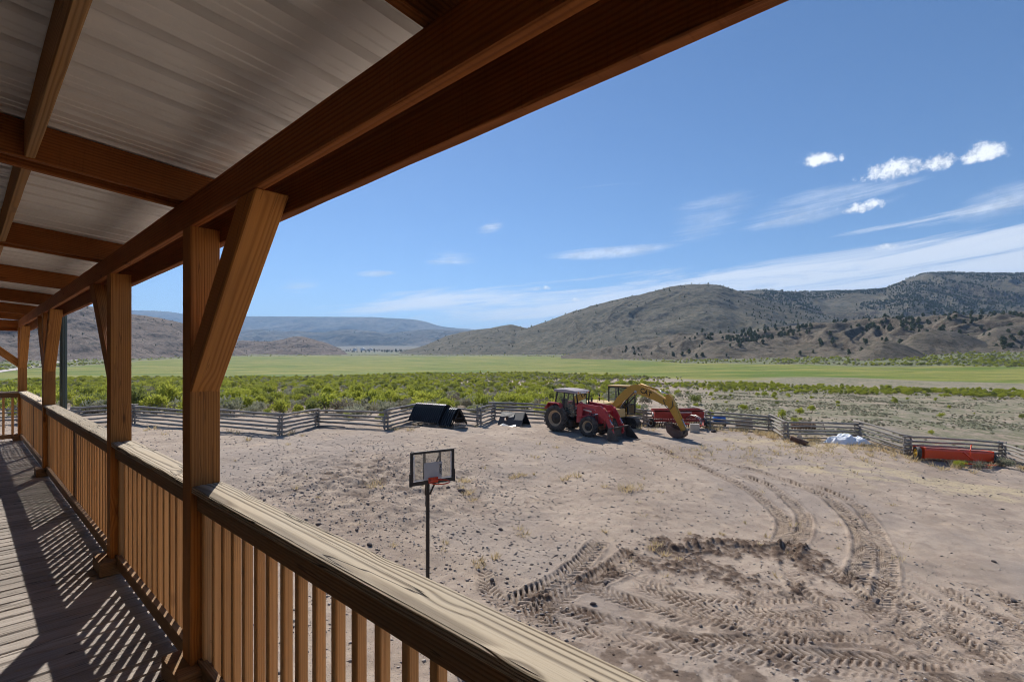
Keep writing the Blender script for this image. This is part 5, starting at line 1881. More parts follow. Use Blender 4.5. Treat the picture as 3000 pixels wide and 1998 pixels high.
# ------------------------------------------------------------------ yellow excavator
def text_part(txt, size, mat, parent, M, name='lettering'):
    cu = bpy.data.curves.new('txt', 'FONT')
    cu.body = txt
    cu.size = size
    cu.align_x = 'CENTER'
    cu.align_y = 'CENTER'
    cu.offset = size * .022
    cu.extrude = .002
    tmp = bpy.data.objects.new('txt', cu)
    COL.objects.link(tmp)
    bpy.context.view_layer.update()
    me = bpy.data.meshes.new_from_object(tmp.evaluated_get(bpy.context.evaluated_depsgraph_get()))
    bpy.data.objects.remove(tmp)
    me.materials.clear()
    me.materials.append(MATS[mat])
    o = link_mesh(name, me, parent)
    o.matrix_local = M
    return o
def build_excavator():
    x0, y0 = 7.05, 36.3
    rz = R(-50)
    E = empty('excavator', (x0, y0, relief(x0, y0) - .03), rz)
    tag(E, 'yellow tracked excavator with raised boom and its bucket on the ground', 'excavator')
    for s in (-1, 1):
        tr = MB()
        yy = s * .98
        prof = []
        for i in range(9):
            a = math.pi / 2 + math.pi * i / 8
            prof.append((-1.45 + .36 * math.cos(a), .38 + .36 * math.sin(a)))
        for i in range(9):
            a = -math.pi / 2 + math.pi * i / 8
            prof.append((1.45 + .36 * math.cos(a), .38 + .36 * math.sin(a)))
        tr.prism(prof, yy - .26, yy + .26)
        n = len(prof)
        per = []
        for i in range(n):
            a, b_ = Vector((prof[i][0], 0, prof[i][1])), Vector((prof[(i + 1) % n][0], 0, prof[(i + 1) % n][1]))
            m = max(1, int((b_ - a).length / .15))
            for j in range(m):
                per.append((a.lerp(b_, j / m), (b_ - a).normalized()))
        for p, dr in per:
            tr.bar(p + Vector((0, yy - .27, 0)), p + Vector((0, yy + .27, 0)), .05, .05, up=dr.cross(Vector((0, 1, 0))))
        tro = tr.build('track', 'tyre', E)
        rl = MB()
        for xx in (-1.45, -.9, -.3, .3, .9, 1.45):
            rl.lathe([(.001, yy + s * .275), (.24 if abs(xx) > 1 else .12, yy + s * .275), (.24 if abs(xx) > 1 else .12, yy + s * .2)], (xx, 0, .38 if abs(xx) > 1 else .2), n=14)
        rl.build('roller', 'dark_steel', tro)
    MB().box((0, 0, .55), (1.7, 1.5, .4), bev=.06).lathe([(.75, .0), (.75, .2), (.001, .2)], (0, 0, .70), axis='z', n=24).build('undercarriage', 'black_metal', E)
    hs = MB()
    hs.box((-.95, 0, 1.38), (2.7, 2.35, .95), bev=.10)
    hs.box((.85, -.55, 1.20), (1.0, 1.2, .60), bev=.06)
    hs.box((.35, .80, 1.00), (1.8, .85, .22), bev=.04)
    ho = hs.build('house', 'cat_yellow_pale', E)
    MB().box((-2.15, 0, 1.25), (.55, 2.3, .95), bev=.2).build('counterweight', 'cat_yellow', ho)
    hr = MB().tube([(-.3, -.95, 1.86), (-.3, -.95, 2.25), (.25, -.95, 2.25), (.25, -.95, 1.8)], .022, 6)
    hr.build('handrail', 'cat_yellow', ho)
    MB().tube([(-1.3, .4, 1.8), (-1.3, .4, 2.35)], .06, 10).build('exhaust', 'black_metal', ho)
    # cab
    cf = MB()
    cx0, cx1, cy0, cy1, cz0, cz1 = -.42, 1.28, .42, 1.24, 1.05, 3.0
    for (xx, yy) in ((cx0, cy0), (cx0, cy1), (cx1, cy0), (cx1, cy1), (.45, cy0), (.45, cy1)):
        cf.bar((xx, yy, cz0), (xx, yy, cz1), .08, .08)
    for zz in (cz0, 1.72, cz1 - .08):
        for yy in (cy0, cy1):
            cf.bar((cx0, yy, zz), (cx1, yy, zz), .07, .08)
        for xx in (cx0, cx1):
            cf.bar((xx, cy0, zz), (xx, cy1, zz), .07, .08)
    cab = cf.build('cab', 'black_metal', E)
    MB().box(((cx0 + cx1) / 2, (cy0 + cy1) / 2, cz1 + .02), (cx1 - cx0 + .14, cy1 - cy0 + .14, .10), bev=.035).build('roof', 'cat_yellow_pale', cab)
    def pane(nm, pts, mt='cab_glass'):
        MB().add(pts, [tuple(range(len(pts)))]).build(nm, mt, cab)
    for yy in (cy0 - .01, cy1 + .01):
        for a, b_ in ((cx0 + .04, .41), (.49, cx1 - .04)):
            pane('side_window', [(a, yy, 1.76), (b_, yy, 1.76), (b_, yy, cz1 - .12), (a, yy, cz1 - .12)])
    pane('windscreen', [(cx1 + .01, cy0 + .04, 1.12), (cx1 + .01, cy1 - .04, 1.12), (cx1 + .01, cy1 - .04, cz1 - .12), (cx1 + .01, cy0 + .04, cz1 - .12)])
    pane('rear_window', [(cx0 - .01, cy0 + .04, 1.76), (cx0 - .01, cy1 - .04, 1.76), (cx0 - .01, cy1 - .04, cz1 - .12), (cx0 - .01, cy0 + .04, cz1 - .12)])
    lo = MB()
    lo.box(((cx0 + .45) / 2, cy0 + .01, 1.38), (.80, .03, .62)).box((cx0 + .01, (cy0 + cy1) / 2, 1.38), (.03, .78, .62)).box((.4, cy1 - .01, 1.38), (1.65, .03, .62))
    lo.build('door_panel', 'cat_yellow', cab)
    MB().box((.25, .83, 1.45), (.5, .5, .16), bev=.05).box((.02, .83, 1.85), (.14, .48, .65), bev=.06).build('seat', 'seat_cloth', cab)
    MB().tube([(.55, cy0 - .05, 1.3), (.58, cy0 - .06, 2.5), (.40, cy0 - .05, 2.72)], .02, 6).build('grab_rail', 'black_metal', cab)
    # boom: swept plate box
    def plate(pts, w, name, mat, parent):
        """pts: (x, z, half depth) along the centre line"""
        L, U = [], []
        for i, (xx, zz, hd) in enumerate(pts):
            a = pts[max(i - 1, 0)]
            b_ = pts[min(i + 1, len(pts) - 1)]
            t = Vector((b_[0] - a[0], b_[1] - a[1])).normalized()
            n = Vector((-t.y, t.x))
            U.append((xx + n.x * hd, zz + n.y * hd))
            L.append((xx - n.x * hd, zz - n.y * hd))
        mb = MB()
        n = len(pts)
        yb = -.12
        vs = []
        for k in range(n):
            vs += [(U[k][0], yb - w / 2, U[k][1]), (U[k][0], yb + w / 2, U[k][1]), (L[k][0], yb + w / 2, L[k][1]), (L[k][0], yb - w / 2, L[k][1])]
        fs = []
        for k in range(n - 1):
            for q in range(4):
                fs.append((k * 4 + q, k * 4 + (q + 1) % 4, k * 4 + 4 + (q + 1) % 4, k * 4 + 4 + q))
        fs += [(0, 1, 2, 3), tuple(4 * (n - 1) + q for q in (3, 2, 1, 0))]
        mb.add(vs, fs)
        return mb.build(name, mat, parent)
    bm_ = plate([(.55, 1.55, .20), (1.1, 2.12, .26), (1.7, 2.60, .29), (2.15, 2.86, .31), (2.55, 2.92, .32), (3.0, 2.82, .30), (3.8, 2.54, .26), (4.6, 2.22, .20), (5.05, 2.02, .14)], .34, 'boom', 'cat_yellow', E)
    a = math.atan2(2.54 - 2.82, .8)
    Mx = Matrix.Translation((3.28, -.12 - .173, 2.72)) @ Matrix.Rotation(-a, 4, 'Y') @ Matrix.Rotation(R(90), 4, 'X')
    text_part('CAT', .46, 'decal_black', bm_, Mx)
    MB().lathe([(.001, -.12 - .19), (.10, -.12 - .19), (.10, -.12 + .19), (.001, -.12 + .19)], (2.45, 0, 2.72), n=14).build('pin', 'tin_sheet', bm_)
    st = plate([(4.86, 2.66, .10), (4.96, 2.45, .22), (5.10, 2.05, .25), (5.40, 1.55, .22), (5.75, .95, .17), (6.02, .45, .13)], .28, 'stick', 'cat_yellow', E)
    cy = MB().tube([(2.75, -.12, 3.26), (4.10, -.12, 2.90)], .065, 10)
    co = cy.build('stick_cylinder', 'cat_yellow', bm_)
    MB().tube([(4.10, -.12, 2.90), (4.88, -.12, 2.66)], .035, 8).build('piston_rod', 'chrome', co)
    for s in (-1, 1):
        cb = MB().tube([(1.05, -.12 + s * .3, 1.3), (1.75, -.12 + s * .3, 2.1)], .065, 10).build('boom_cylinder', 'dark_steel', bm_)
        MB().tube([(1.75, -.12 + s * .3, 2.1), (2.4, -.12 + s * .26, 2.68)], .035, 8).build('piston_rod', 'dark_steel', cb)
    hz = MB().tube([(4.6, -.31, 2.34), (4.85, -.36, 1.9), (5.12, -.34, 1.72), (5.32, -.3, 1.95), (5.25, -.28, 2.3)], .022, 6)
    hz.tube([(2.6, -.2, 3.20), (2.45, -.25, 3.38), (2.7, -.1, 3.34)], .03, 6)
    hz.build('hydraulic_hose', 'black_metal', st)
    bc = MB().tube([(5.42, -.12, 1.95), (5.85, -.12, 1.2)], .055, 10).build('bucket_cylinder', 'cat_yellow', st)
    MB().tube([(5.85, -.12, 1.2), (6.22, -.12, .50)], .032, 8).build('piston_rod', 'chrome', bc)
    MB().bar((6.02, -.12, .42), (6.24, -.12, .50), .22, .09).bar((6.22, -.12, .5), (5.95, -.12, .16), .24, .08).build('linkage', 'dark_steel', st)
    bk = MB()
    W = .42
    sec = [(5.98, .44), (6.02, .16), (5.80, -.01), (5.42, .03), (5.05, .30), (4.92, .78)]
    for i in range(len(sec) - 1):
        (xa, za), (xb, zb2) = sec[i], sec[i + 1]
        bk.bar((xa, -.12, za), (xb, -.12, zb2), 2 * W, .03, up=(0, 0, 1) if abs(xb - xa) > .1 else (1, 0, 0))
    for s in (-1, 1):
        bk.prism(sec, -.12 + s * W - .012, -.12 + s * W + .012)
    for q in range(5):
        bk.bar((4.93, -.12 - W + .08 + q * .17, .74), (4.86, -.12 - W + .08 + q * .17, .92), .07, .03)
    bk.build('bucket', 'bucket_rust', E)
build_excavator()

# ------------------------------------------------------------------ red seed drill
def build_drill():
    x0, y0 = (1985 - 1500) / F * 37.6, 37.6
    D = empty('seed_drill', (x0, y0, relief(x0, y0)), R(2))
    tag(D, 'red seed drill with long hopper box and white wheel behind the excavator arm', 'seed drill')
    W = 1.85
    hp = MB()
    hp.prism([(-W, 0)], 0, 0) if False else None
    M = Matrix.Rotation(R(90), 4, 'Z')
    hp.prism([(-.30, .72), (-.42, 1.12), (-.42, 1.22), (.36, 1.30), (.36, 1.12), (.22, .72)], -W, W, M)
    ho = hp.build('hopper', 'drill_red', D)
    MB().box((0, -.02, 1.31), (2 * W + .06, .84, .05), rot=(-.10, 0, 0), bev=.015).build('lid', 'red_faded', ho)
    MB().box((.0, .42, 1.345), (2 * W, .12, .09), bev=.02).build('lid_hinge', 'drill_red', ho)
    MB().box((.45, -.428, 1.17), (.9, .012, .06)).build('decal', 'white_paint', ho)
    en = MB().lathe([(.001, -W - .02), (.17, -W - .02), (.17, -W)], (0, 0, 1.0), axis='x', n=16)
    en.build('end_disc', 'white_paint', ho)
    fr = MB()
    fr.box((0, -.35, .55), (2 * W, .10, .10)).box((0, .35, .55), (2 * W, .10, .10))
    for q in (-1, -.33, .33, 1):
        fr.bar((q * W, -.4, .55), (q * W, .4, .55), .08, .08)
        fr.bar((q * W * .98, .05, .55), (q * W * .98, .05, .80), .07, .07)
    fr.bar((-.9, -.35, .55), (.9, -2.3, .42), .10, .10).bar((1.75, -.35, .55), (.95, -2.35, .42), .10, .10)
    fr.build('frame', 'drill_red', D)
    MB().box((.95, -2.5, .40), (.12, .4, .08)).build('hitch', 'rust', D)
    for i in range(20):
        xx = -W + .12 + i * (2 * W - .24) / 19
        t = MB().tube([(xx, -.15, .72), (xx, -.22, .5), (xx, -.05, .18)], .022, 6).lathe([(.001, -.006), (.17, -.006), (.17, .006), (.001, .006)], (xx, .02, .17), axis='x', n=14)
        t.build('seed_tube', 'rust', D)
    for s in (-1, 1):
        w = wheel('wheel', D, (s * (W + .16), -.05, .36), .36, .22, .20, 'rim_white', 0, 'rust', side=-1)
        w.rotation_euler = (0, 0, R(-50 if s < 0 else 90))
    h = MB()
    for q in range(2):
        h.tube([(.5 + q * .2, -.4, .75), (.7 + q * .25, -.9, 1.05), (1.05 + q * .15, -1.35, .85), (1.1, -1.7, .5)], .02, 6)
    h.build('hydraulic_hose', 'tin_sheet', D)
build_drill()

# ------------------------------------------------------------------ black shelters on pallets
def corr_roof(L, half, hgt, pitch, amp):
    """A-frame of ribbed plastic sheet: ridge along local x"""
    n = int(L / pitch) * 4
    prof = [(-half, 0), (-half * .93, hgt * .10), (-half * .35, hgt * .80), (-half * .16, hgt * .96), (0, hgt), (half * .16, hgt * .96), (half * .35, hgt * .80), (half * .93, hgt * .10), (half, 0)]
    m = len(prof)
    vs, fs = [], []
    for i in range(n + 1):
        xx = -L / 2 + L * i / n
        ph = (i % 4)
        a = amp if ph in (0, 1) else 0.0
        for k, (yy, zz) in enumerate(prof):
            p = prof[max(k - 1, 0)]
            q = prof[min(k + 1, m - 1)]
            t = Vector((q[0] - p[0], q[1] - p[1])).normalized()
            vs.append((xx, yy - t.y * a, zz + t.x * a))
    for i in range(n):
        for k in range(m - 1):
            fs.append((i * m + k, (i + 1) * m + k, (i + 1) * m + k + 1, i * m + k + 1))
    return MB().add(vs, fs)
def build_shelters():
    ax, ay = fp(1348, 32.2)
    bx, by = fp(1224, 34.2)
    rz = math.atan2(ay - by, ax - bx)
    cx, cy = (ax + bx) / 2, (ay + by) / 2
    S = empty('black_shelter', (cx, cy, relief(cx, cy)), rz)
    tag(S, 'black ribbed plastic A frame shelters stacked on wooden pallets by the fence', 'shelter')
    corr_roof(2.7, .82, 1.08, .16, .08).build('ribbed_cover', 'black_plastic', S, (-.52, 0, .30))
    corr_roof(1.05, .80, 1.00, .16, .08).build('ribbed_cover', 'black_plastic', S, (1.22, 0, .16))
    e = MB()
    for s in (-1, 1):
        e.bar((1.75, s * .80, .16), (1.75, 0, 1.14), .07, .05)
        e.bar((.83, s * .82, .30), (.83, 0, 1.38), .07, .05)
    e.bar((1.74, -.42, .62), (1.74, .42, .62), .06, .05)
    e.build('end_rib', 'black_plastic', S)
    cf = MB()
    for i in range(5):
        cf.box((1.77, -.5 + i * .25, .20), (.03, .03, .20))
    cf.box((1.77, 0, .30), (.04, 1.1, .035)).box((1.77, 0, .11), (.04, 1.1, .035))
    cf.build('crate_grid', 'tin_sheet', S)
    for (xx, yy, zz, q) in ((-1.1, -.15, 0, 0), (.15, -.25, .0, 0), (-.6, -.2, .13, 0), (1.25, 0, -.02, 0)):
        pl = empty('pallet', (cx, cy, 0))
        pl.parent = S
        pl.location = (xx, yy, zz + .02)
        for i in range(6):
            MB().box((0, -.6 + i * .24, .105), (1.2, .10, .02)).build('slat', 'pallet_wood', pl)
        for i in range(3):
            MB().box((-.52 + i * .52, 0, .05), (.09, 1.25, .09)).build('bearer', 'pallet_wood', pl)
    # the broken one
    x0, y0 = fp(1505, 34.7)
    B = empty('broken_shelter', (x0, y0, relief(x0, y0) - .05), R(-22))
    tag(B, 'small collapsed dark grey shelter with a round hole in its side', 'shelter')
    sh = MB()
    L, half, hgt = 1.7, .95, .92
    # side with an oval hole: ring of quads
    def on_side(a, c, s):   # a along, c up the slope 0..1
        return Vector((a, s * (half * (1 - c * .80) if c < .85 else half * .32 * (1 - (c - .85) / .15 * .9)), hgt * (c if c < .85 else .85 + (c - .85) * 1.0)))
    n = 16
    hole, rim = [], []
    for i in range(n):
        t = 2 * math.pi * i / n
        hole.append(on_side(-.35 + math.cos(t) * .13, .58 + math.sin(t) * .17, -1))
        q = max(abs(math.cos(t)), abs(math.sin(t)))
        rim.append(on_side(-.35 + math.cos(t) / q * .5, min(.99, max(0, .5 + math.sin(t) / q * .5)), -1))
    sh.add(hole + rim, [(i, (i + 1) % n, n + (i + 1) % n, n + i) for i in range(n)])
    sh.add([on_side(.15, 0, -1), on_side(L / 2, 0.02, -1), on_side(L / 2, .5, -1), on_side(L / 2, 1, -1), on_side(.15, 1, -1), on_side(.15, .5, -1)], [(0, 1, 2, 5), (5, 2, 3, 4)])
    sh.add([on_side(-L / 2, 0, 1), on_side(L / 2, 0, 1), on_side(L / 2, .5, 1), on_side(-L / 2, .5, 1), on_side(L / 2, 1, 1), on_side(-L / 2, 1, 1)], [(0, 1, 2, 3), (3, 2, 4, 5)])
    sh.add([on_side(-L / 2, 1, -1), on_side(L / 2, 1, -1), on_side(L / 2, 1, 1), on_side(-L / 2, 1, 1)], [(0, 1, 2, 3)])
    so = sh.build('shell', 'grey_plastic', B)
    sd = so.modifiers.new('thick', 'SOLIDIFY')
    sd.thickness = .025
    ed = MB()
    for s in (-1, 1):
        ed.bar(on_side(L / 2, 0, s), on_side(L / 2, .97, s), .05, .05)
    ed.build('end_rib', 'grey_plastic', B)
    fl = MB()
    pts = [(-.7, -1.05, .06), (-.35, -1.28, .16), (.1, -1.35, .05), (.6, -1.22, .12), (.55, -.95, .20), (.1, -1.0, .10), (-.4, -.92, .25)]
    fl.add(pts, [(0, 1, 6), (1, 2, 5, 6), (2, 3, 4, 5)])
    fo = fl.build('torn_flap', 'tin_sheet', B)
    fo.modifiers.new('thick', 'SOLIDIFY').thickness = .02
build_shelters()

# ------------------------------------------------------------------ orange-red scraper at the right
def build_scraper():
    ax, ay = fp(2692, 29.7)
    bx, by = fp(2890, 31.0)
    rz = math.atan2(by - ay, bx - ax)
    L = math.hypot(bx - ax, by - ay)
    cx, cy = (ax + bx) / 2, (ay + by) / 2
    za, zb_ = relief(ax, ay), relief(bx, by)
    S = empty('box_scraper', (cx, cy, (za + zb_) / 2), rz)
    S.rotation_euler = (0, math.atan2(za - zb_, L), rz)
    tag(S, 'orange red towed box scraper with one yellow wheel lying along the fence', 'farm implement')
    M = Matrix.Rotation(R(90), 4, 'Z')
    bx_ = MB()
    bx_.prism([(-.30, .16), (-.36, .62), (-.30, .72), (.24, .76), (.34, .60), (.28, .16)], -L / 2, L / 2, M)
    bo = bx_.build('box_body', 'orange_red', S)
    MB().box((-L * .245, 0, .752), (L * .46, .52, .02), rot=(-.065 * 0, 0, 0)).box((L * .25, .0, .752), (L * .47, .52, .02)).build('lid', 'orange_brown', bo)
    MB().box((-L / 2 - .02, 0, .45), (.05, .72, .66), bev=.02).box((L / 2 + .02, 0, .45), (.05, .72, .66), bev=.02).build('end_plate', 'orange_red', bo)
    w = wheel('wheel', S, (-L / 2 - .24, -.05, .38), .39, .22, .24, 'rim_yellow', 0, 'rim_yellow', side=-1)
    w.rotation_euler = (0, 0, R(-90 - 32))
    w = wheel('wheel', S, (L / 2 + .22, .0, .38), .39, .22, .24, 'rim_yellow', 0, 'rim_yellow', side=-1)
    w.rotation_euler = (0, R(0), R(90))
    tg = MB()
    tg.bar((.25, -.34, .62), (.32, -.75, .30), .09, .07).bar((.32, -.70, .35), (.62, -1.25, .06), .10, .07).bar((.62, -1.25, .06), (-.75, -1.05, .06), .06, .06).bar((.62, -1.25, .06), (1.9, -1.0, .05), .06, .06)
    tg.tube([(.30, -.72, .30), (.55, -.5, .78), (.72, -.42, 1.12)], .03, 8)
    tg.build('tongue', 'orange_red', S)
build_scraper()
for (px_, d_, k_, s_, lab) in ((2812, 28.7, 0, .42, 'small yellow green shrub in front of the orange scraper'), (2870, 29.0, 1, .75, 'pale dry sagebrush before the right end of the scraper'), (2935, 30.5, 1, .95, 'grey green sagebrush right of the orange scraper')):
    x_, y_ = fp(px_, d_)
    o = link_mesh('shrub', (GREEN if k_ == 0 else SAGE)[1], None, (x_, y_, relief(x_, y_) - .02), (0, 0, rnd.uniform(0, 6)))
    o.scale = (s_, s_, s_)
    tag(o, lab, 'shrub')

# ------------------------------------------------------------------ white tarpaulin heap
def build_tarp():
    cx, cy = fp(2482, 32.4)
    n, m = 64, 44
    u = np.linspace(-1, 1, n)
    v = np.linspace(-1, 1, m)
    U, V = np.meshgrid(u, v, indexing='xy')
    X = U * 1.28 + fbm(U * 2, V * 2, 3, 4) * .25
    Y = V * .72 + fbm(U * 2 + 9, V * 2, 3, 6) * .2
    r = np.sqrt((U * .98) ** 2 + (V * .98) ** 2)
    base = np.clip(1 - r ** 5, 0, 1)
    h = base * (.27 + .20 * np.exp(-((U + .12) / .30) ** 2) + .05 * np.exp(-((U - .65) / .2) ** 2))
    cr = ridged(U * 2.6 + V * .8, V * 2.2 - U * .5, 4, 17) * .16 + np.abs(fbm(U * 5, V * 5, 3, 27)) * .10
    Z = np.maximum(h + cr * np.clip(base * 2.5, 0, 1), -.03)
    ii = np.arange(n * m).reshape(m, n)
    fc = np.stack([ii[:-1, :-1], ii[:-1, 1:], ii[1:, 1:], ii[1:, :-1]], -1).reshape(-1, 4)
    keep = (base.ravel()[fc] > 0).any(1)
    me = np_mesh('tarpaulin', np.stack([X, Y, Z], -1).reshape(-1, 3), fc[keep], MATS['tarp_white'], True)
    o = link_mesh('tarpaulin', me, None, (cx, cy, relief(cx, cy) + .01), (0, 0, R(-4)))
    tag(o, 'crumpled white plastic tarpaulin heaped in dry grass by the fence', 'tarpaulin')
build_tarp()

# ------------------------------------------------------------------ odds and ends
def thing1(name, mb, mat, px, d, rz, label, cat, dz=0.0, rot=None):
    x, y = fp(px, d)
    o = mb.build(name, mat, None, (x, y, relief(x, y) + dz), rot or (0, 0, rz))
    tag(o, label, cat)
    return o
thing1('concrete_block', MB().box((0, 0, .30), (.62, .30, .60), bev=.03), 'concrete', 2035, 34.6, R(-14), 'pale concrete block standing before the seed drill', 'block')
bb = MB().lathe([(.001, -.42), (.27, -.42), (.285, -.38), (.285, -.15), (.295, -.13), (.285, -.11), (.285, .11), (.295, .13), (.285, .15), (.285, .38), (.27, .42), (.001, .42)], (0, 0, .29), axis='x', n=24)
thing1('plastic_barrel', bb, 'blue_plastic', 2107, 39.0, R(-8), 'blue plastic barrel lying behind the fence rails', 'barrel', .30)
tr = MB().box((0, 0, .30), (1.9, .8, .16), bev=.02).box((-.6, 0, .18), (.1, .7, .3)).box((.6, 0, .18), (.1, .7, .3))
thing1('low_cart', tr, 'dark_steel', 2098, 38.9, R(-8), 'low dark steel cart under the blue barrel behind the fence', 'cart')
bb2 = MB().lathe([(.001, -.4), (.27, -.4), (.28, -.36), (.28, .36), (.27, .4), (.001, .4)], (0, 0, .28), axis='x', n=20)
thing1('plastic_barrel', bb2, 'blue_plastic', 2050, 43.6, R(20), 'blue barrel glimpsed through the slanting fence rails', 'barrel')
pw = MB().box((0, 0, .40), (1.25, .03, .78))
thing1('plywood_sheet', pw, 'plywood', 2181, 37.6, 0, 'weathered plywood sheet leaning against the back of the fence', 'plywood', 0, (R(-12), 0, R(-4)))
# rusty drum on its side with a sheet of tin
dr = MB()
dr.lathe([(.001, -.52), (.12, -.52), (.15, -.50), (.15, .5), (.12, .52), (.001, .52)], (0, 0, .17), axis='x', n=18)
dr.box((0, -.06, .06), (1.0, .12, .10))
thing1('rusty_pipe', dr, 'rust', 2338, 31.6, 0, 'short rusty iron pipe lying tilted against a fence corner', 'pipe', .12, (0, R(20), R(-24)))
thing1('tin_offcut', MB().prism([(-.24, 0), (.26, 0), (.20, .32), (.02, .62), (-.12, .34)], -.006, .006), 'tin_sheet', 2340, 32.1, 0, 'pointed offcut of grey tin standing behind the rusty pipe', 'tin sheet', .10, (R(8), 0, R(-10)))
hv = MB()
hv.box((0, 0, .62), (1.75, .12, .10)).box((0, .4, .58), (1.7, .1, .08))
for i in range(9):
    hv.lathe([(.001, -.01), (.23, -.01), (.23, .01), (.001, .01)], (-.8 + i * .2, .2, .36), axis='x', n=14)
thing1('disc_harrow', hv, 'rust', 2357, 37.2, R(-3), 'rusty disc harrow standing behind the fence rails', 'harrow', .05)
sh = MB().bar((-.28, 0, 0), (0, 0, .75), .07, .05).bar((.30, 0, 0), (0, 0, .75), .07, .05).bar((0, 0, .72), (0, .9, .70), .07, .06).bar((-.28, .9, 0), (0, .9, .72), .07, .05).bar((.3, .9, 0), (0, .9, .72), .07, .05)
thing1('sawhorse', sh, 'pallet_wood', 2411, 36.4, R(12), 'small wooden sawhorse behind the fence', 'sawhorse')
# broken rail lying along the fence foot at left
for i, (pa, da, pb_, db) in enumerate(((930, 33.2, 1010, 32.4), (1150, 31.0, 1230, 32.0), (2500, 33.0, 2620, 30.9))):
    a, b_ = fp(pa, da), fp(pb_, db)
    mb = MB().tube([(a[0], a[1], relief(*a) + .06), ((a[0] + b_[0]) / 2, (a[1] + b_[1]) / 2 + .1, relief((a[0] + b_[0]) / 2, (a[1] + b_[1]) / 2) + .09), (b_[0], b_[1], relief(*b_) + .05)], [.06, .055, .04], 8)
    o = mb.build('fallen_log', 'fence_log')
    tag(o, ['loose grey log lying at the fence foot left of the black shelters', 'loose grey log beside the black shelters', 'loose log lying between the white tarpaulin and the scraper'][i], 'log')

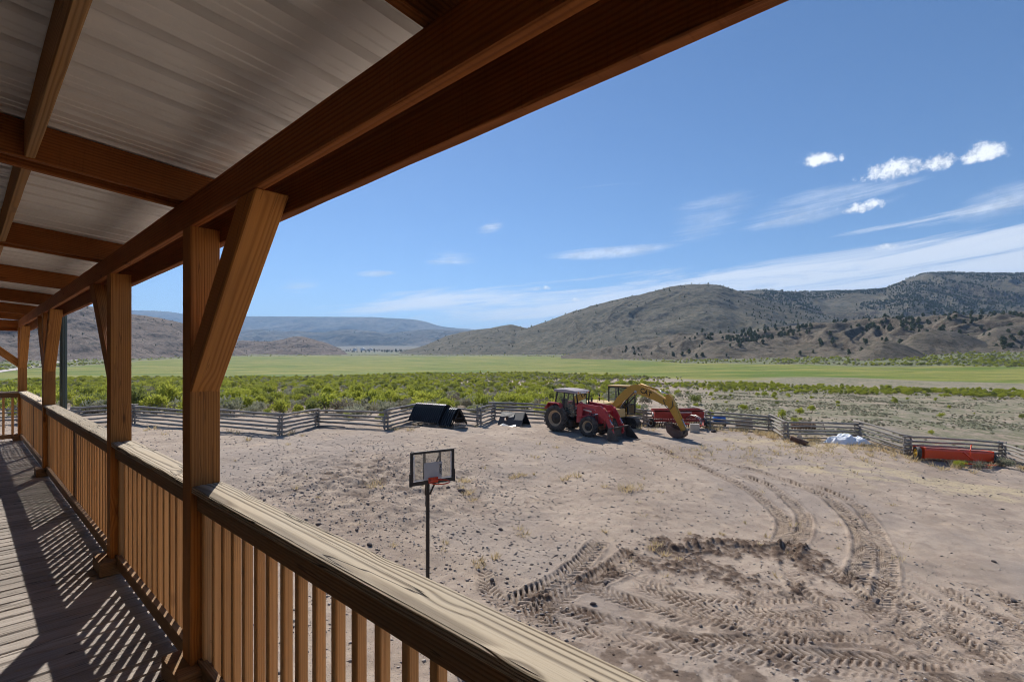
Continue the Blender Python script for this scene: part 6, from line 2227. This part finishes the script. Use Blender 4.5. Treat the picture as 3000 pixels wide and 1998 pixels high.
# ------------------------------------------------------------------ basketball hoop
def build_hoop():
    px, d = 1253, 12.25
    x0, y0 = fp(px, d)
    z0 = relief(x0, y0)
    n = Vector((.54, -.84, 0)).normalized()
    rz = math.atan2(n.y, n.x)              # local x looks out of the board
    H = empty('basketball_hoop', (x0, y0, z0), rz)
    tag(H, 'basketball hoop with clear backboard on a dark pole in the yard', 'basketball hoop')
    top = EYE - z0 - (1305 - HOR) / F * 12.0
    zr = EYE - z0 - (1407 - HOR) / F * 11.8
    po = MB().box((0, 0, (zr + .1) / 2), (.075, .075, zr + .1), bev=.012)
    po.box((-.02, 0, .02), (.3, .3, .05))
    po.build('pole', 'pole_dark', H)
    st = MB()
    for s in (-1, 1):
        st.bar((.02, s * .06, zr + .02), (.27, s * .20, zr + .55), .03, .03).bar((.0, s * .06, zr - .45), (.27, s * .16, zr + .05), .03, .03)
    st.bar((-.07, 0, zr - .75), (-.02, 0, zr + .1), .05, .05)
    st.build('strut', 'pole_dark', H)
    bx, w, h, zb0 = .30, 1.12, .76, zr - .10
    fr = MB()
    fr.box((bx, 0, zb0 + .03), (.05, w, .09)).box((bx, 0, zb0 + h - .02), (.05, w, .055))
    for s in (-1, 1):
        fr.box((bx, s * (w / 2 - .03), zb0 + h / 2), (.048, .06, h - .05))
        fr.box((bx, s * (w / 2 - .01), zb0 + .12), (.06, .06, .3))
        fr.box((bx - .03, s * .20, zb0 + h / 2), (.03, .055, h - .06))
    bo = fr.build('backboard_frame', 'black_metal', H)
    MB().box((bx + .002, 0, zb0 + h / 2 + .03), (.008, w - .10, h - .12)).build('clear_panel', 'board_glass', bo)
    ln = MB()
    for s in (-1, 1):
        ln.box((bx + .010, s * (w / 2 - .085), zb0 + h / 2 + .03), (.004, .025, h - .14))
    ln.box((bx + .010, 0, zb0 + .095), (.004, w - .15, .025))
    ln.build('border_line', 'white_paint', bo)
    MB().box((bx + .018, 0, zb0 + .30), (.012, .46, .38), bev=.004).build('target_pad', 'pad_grey', bo)
    lt = text_part('LIFETIME', .07, 'decal_black', bo, Matrix.Translation((bx + .0265, .195, zb0 + .30)) @ Matrix.Rotation(R(90), 4, 'Z') @ Matrix.Rotation(R(90), 4, 'X') @ Matrix.Rotation(R(90), 4, 'Z'))
    rg = MB()
    ring = [(bx + .17 + .228 + math.cos(a * math.pi / 14) * .228, math.sin(a * math.pi / 14) * .228, zr) for a in range(29)]
    rg.tube(ring, .013, 6, cap=False)
    rg.bar((bx + .02, -.09, zr - .02), (bx + .2, -.14, zr - .005), .03, .03).bar((bx + .02, .09, zr - .02), (bx + .2, .14, zr - .005), .03, .03)
    rg.box((bx + .03, 0, zr - .03), (.03, .24, .13))
    rg.build('rim', 'hoop_orange', H)
build_hoop()

# ------------------------------------------------------------------ far ranch buildings and the trees about them, seen in the gap
def far_house(px, d, w, h, label):
    x, y = fp(px, d)
    z = g1(x, y)
    hroot = empty('far_building', (x, y, z - 1.0), rnd.uniform(-.4, .4))
    MB().box((0, 0, h / 2), (w, w * .6, h)).build('wall', 'white_paint', hroot)
    MB().prism([(-w * .54, h - .2), (0, h + w * .22), (w * .54, h - .2)], -w * .33, w * .33).build('roof', 'tin_sheet', hroot)
    tag(hroot, label, 'building')
far_house(1040, 3000, 20, 10, 'tiny white ranch building in the gap, left of the others')
far_house(1063, 3000, 24, 11, 'tiny white ranch building in the middle of the valley gap')
far_house(1087, 3050, 18, 9, 'tiny white ranch building nearest the round trees in the gap')
ft = []
for k in range(70):
    px = 1012 + nrs.uniform() * 190
    d = nrs.uniform(2000, 3000)
    x, y = fp(px, d)
    ft.append((x, y, g1(x, y) - .5, nrs.uniform(1.0, 2.6)))
for px, s in ((1097, 3.6), (1160, 3.6), (1135, 3.0), (1175, 3.2)):
    x, y = fp(px, 2100)
    ft.append((x, y, g1(x, y) - .5, s))
scatter('valley_trees', JUN, ft, 'dark clumps of far off trees in the valley gap', 'tree')

# ------------------------------------------------------------------ valley air
def build_haze():
    m = bpy.data.materials.new('haze')
    m.use_nodes = True
    t = m.node_tree
    t.nodes.clear()
    N = NT(t)
    out = N.n('ShaderNodeOutputMaterial')
    v = N.n('ShaderNodeVolumePrincipled')
    v.inputs['Color'].default_value = (.40, .64, 1.0, 1)
    v.inputs['Density'].default_value = 8.0e-5
    v.inputs['Anisotropy'].default_value = .15
    N.link(v.outputs[0], out.inputs['Volume'])
    mb = MB().box((0, 4000, 560), (36000, 28000, 1160))
    o = mb.build('haze', m)
    tag(o, 'thin blue haze filling the valley air', kind='stuff')
build_haze()
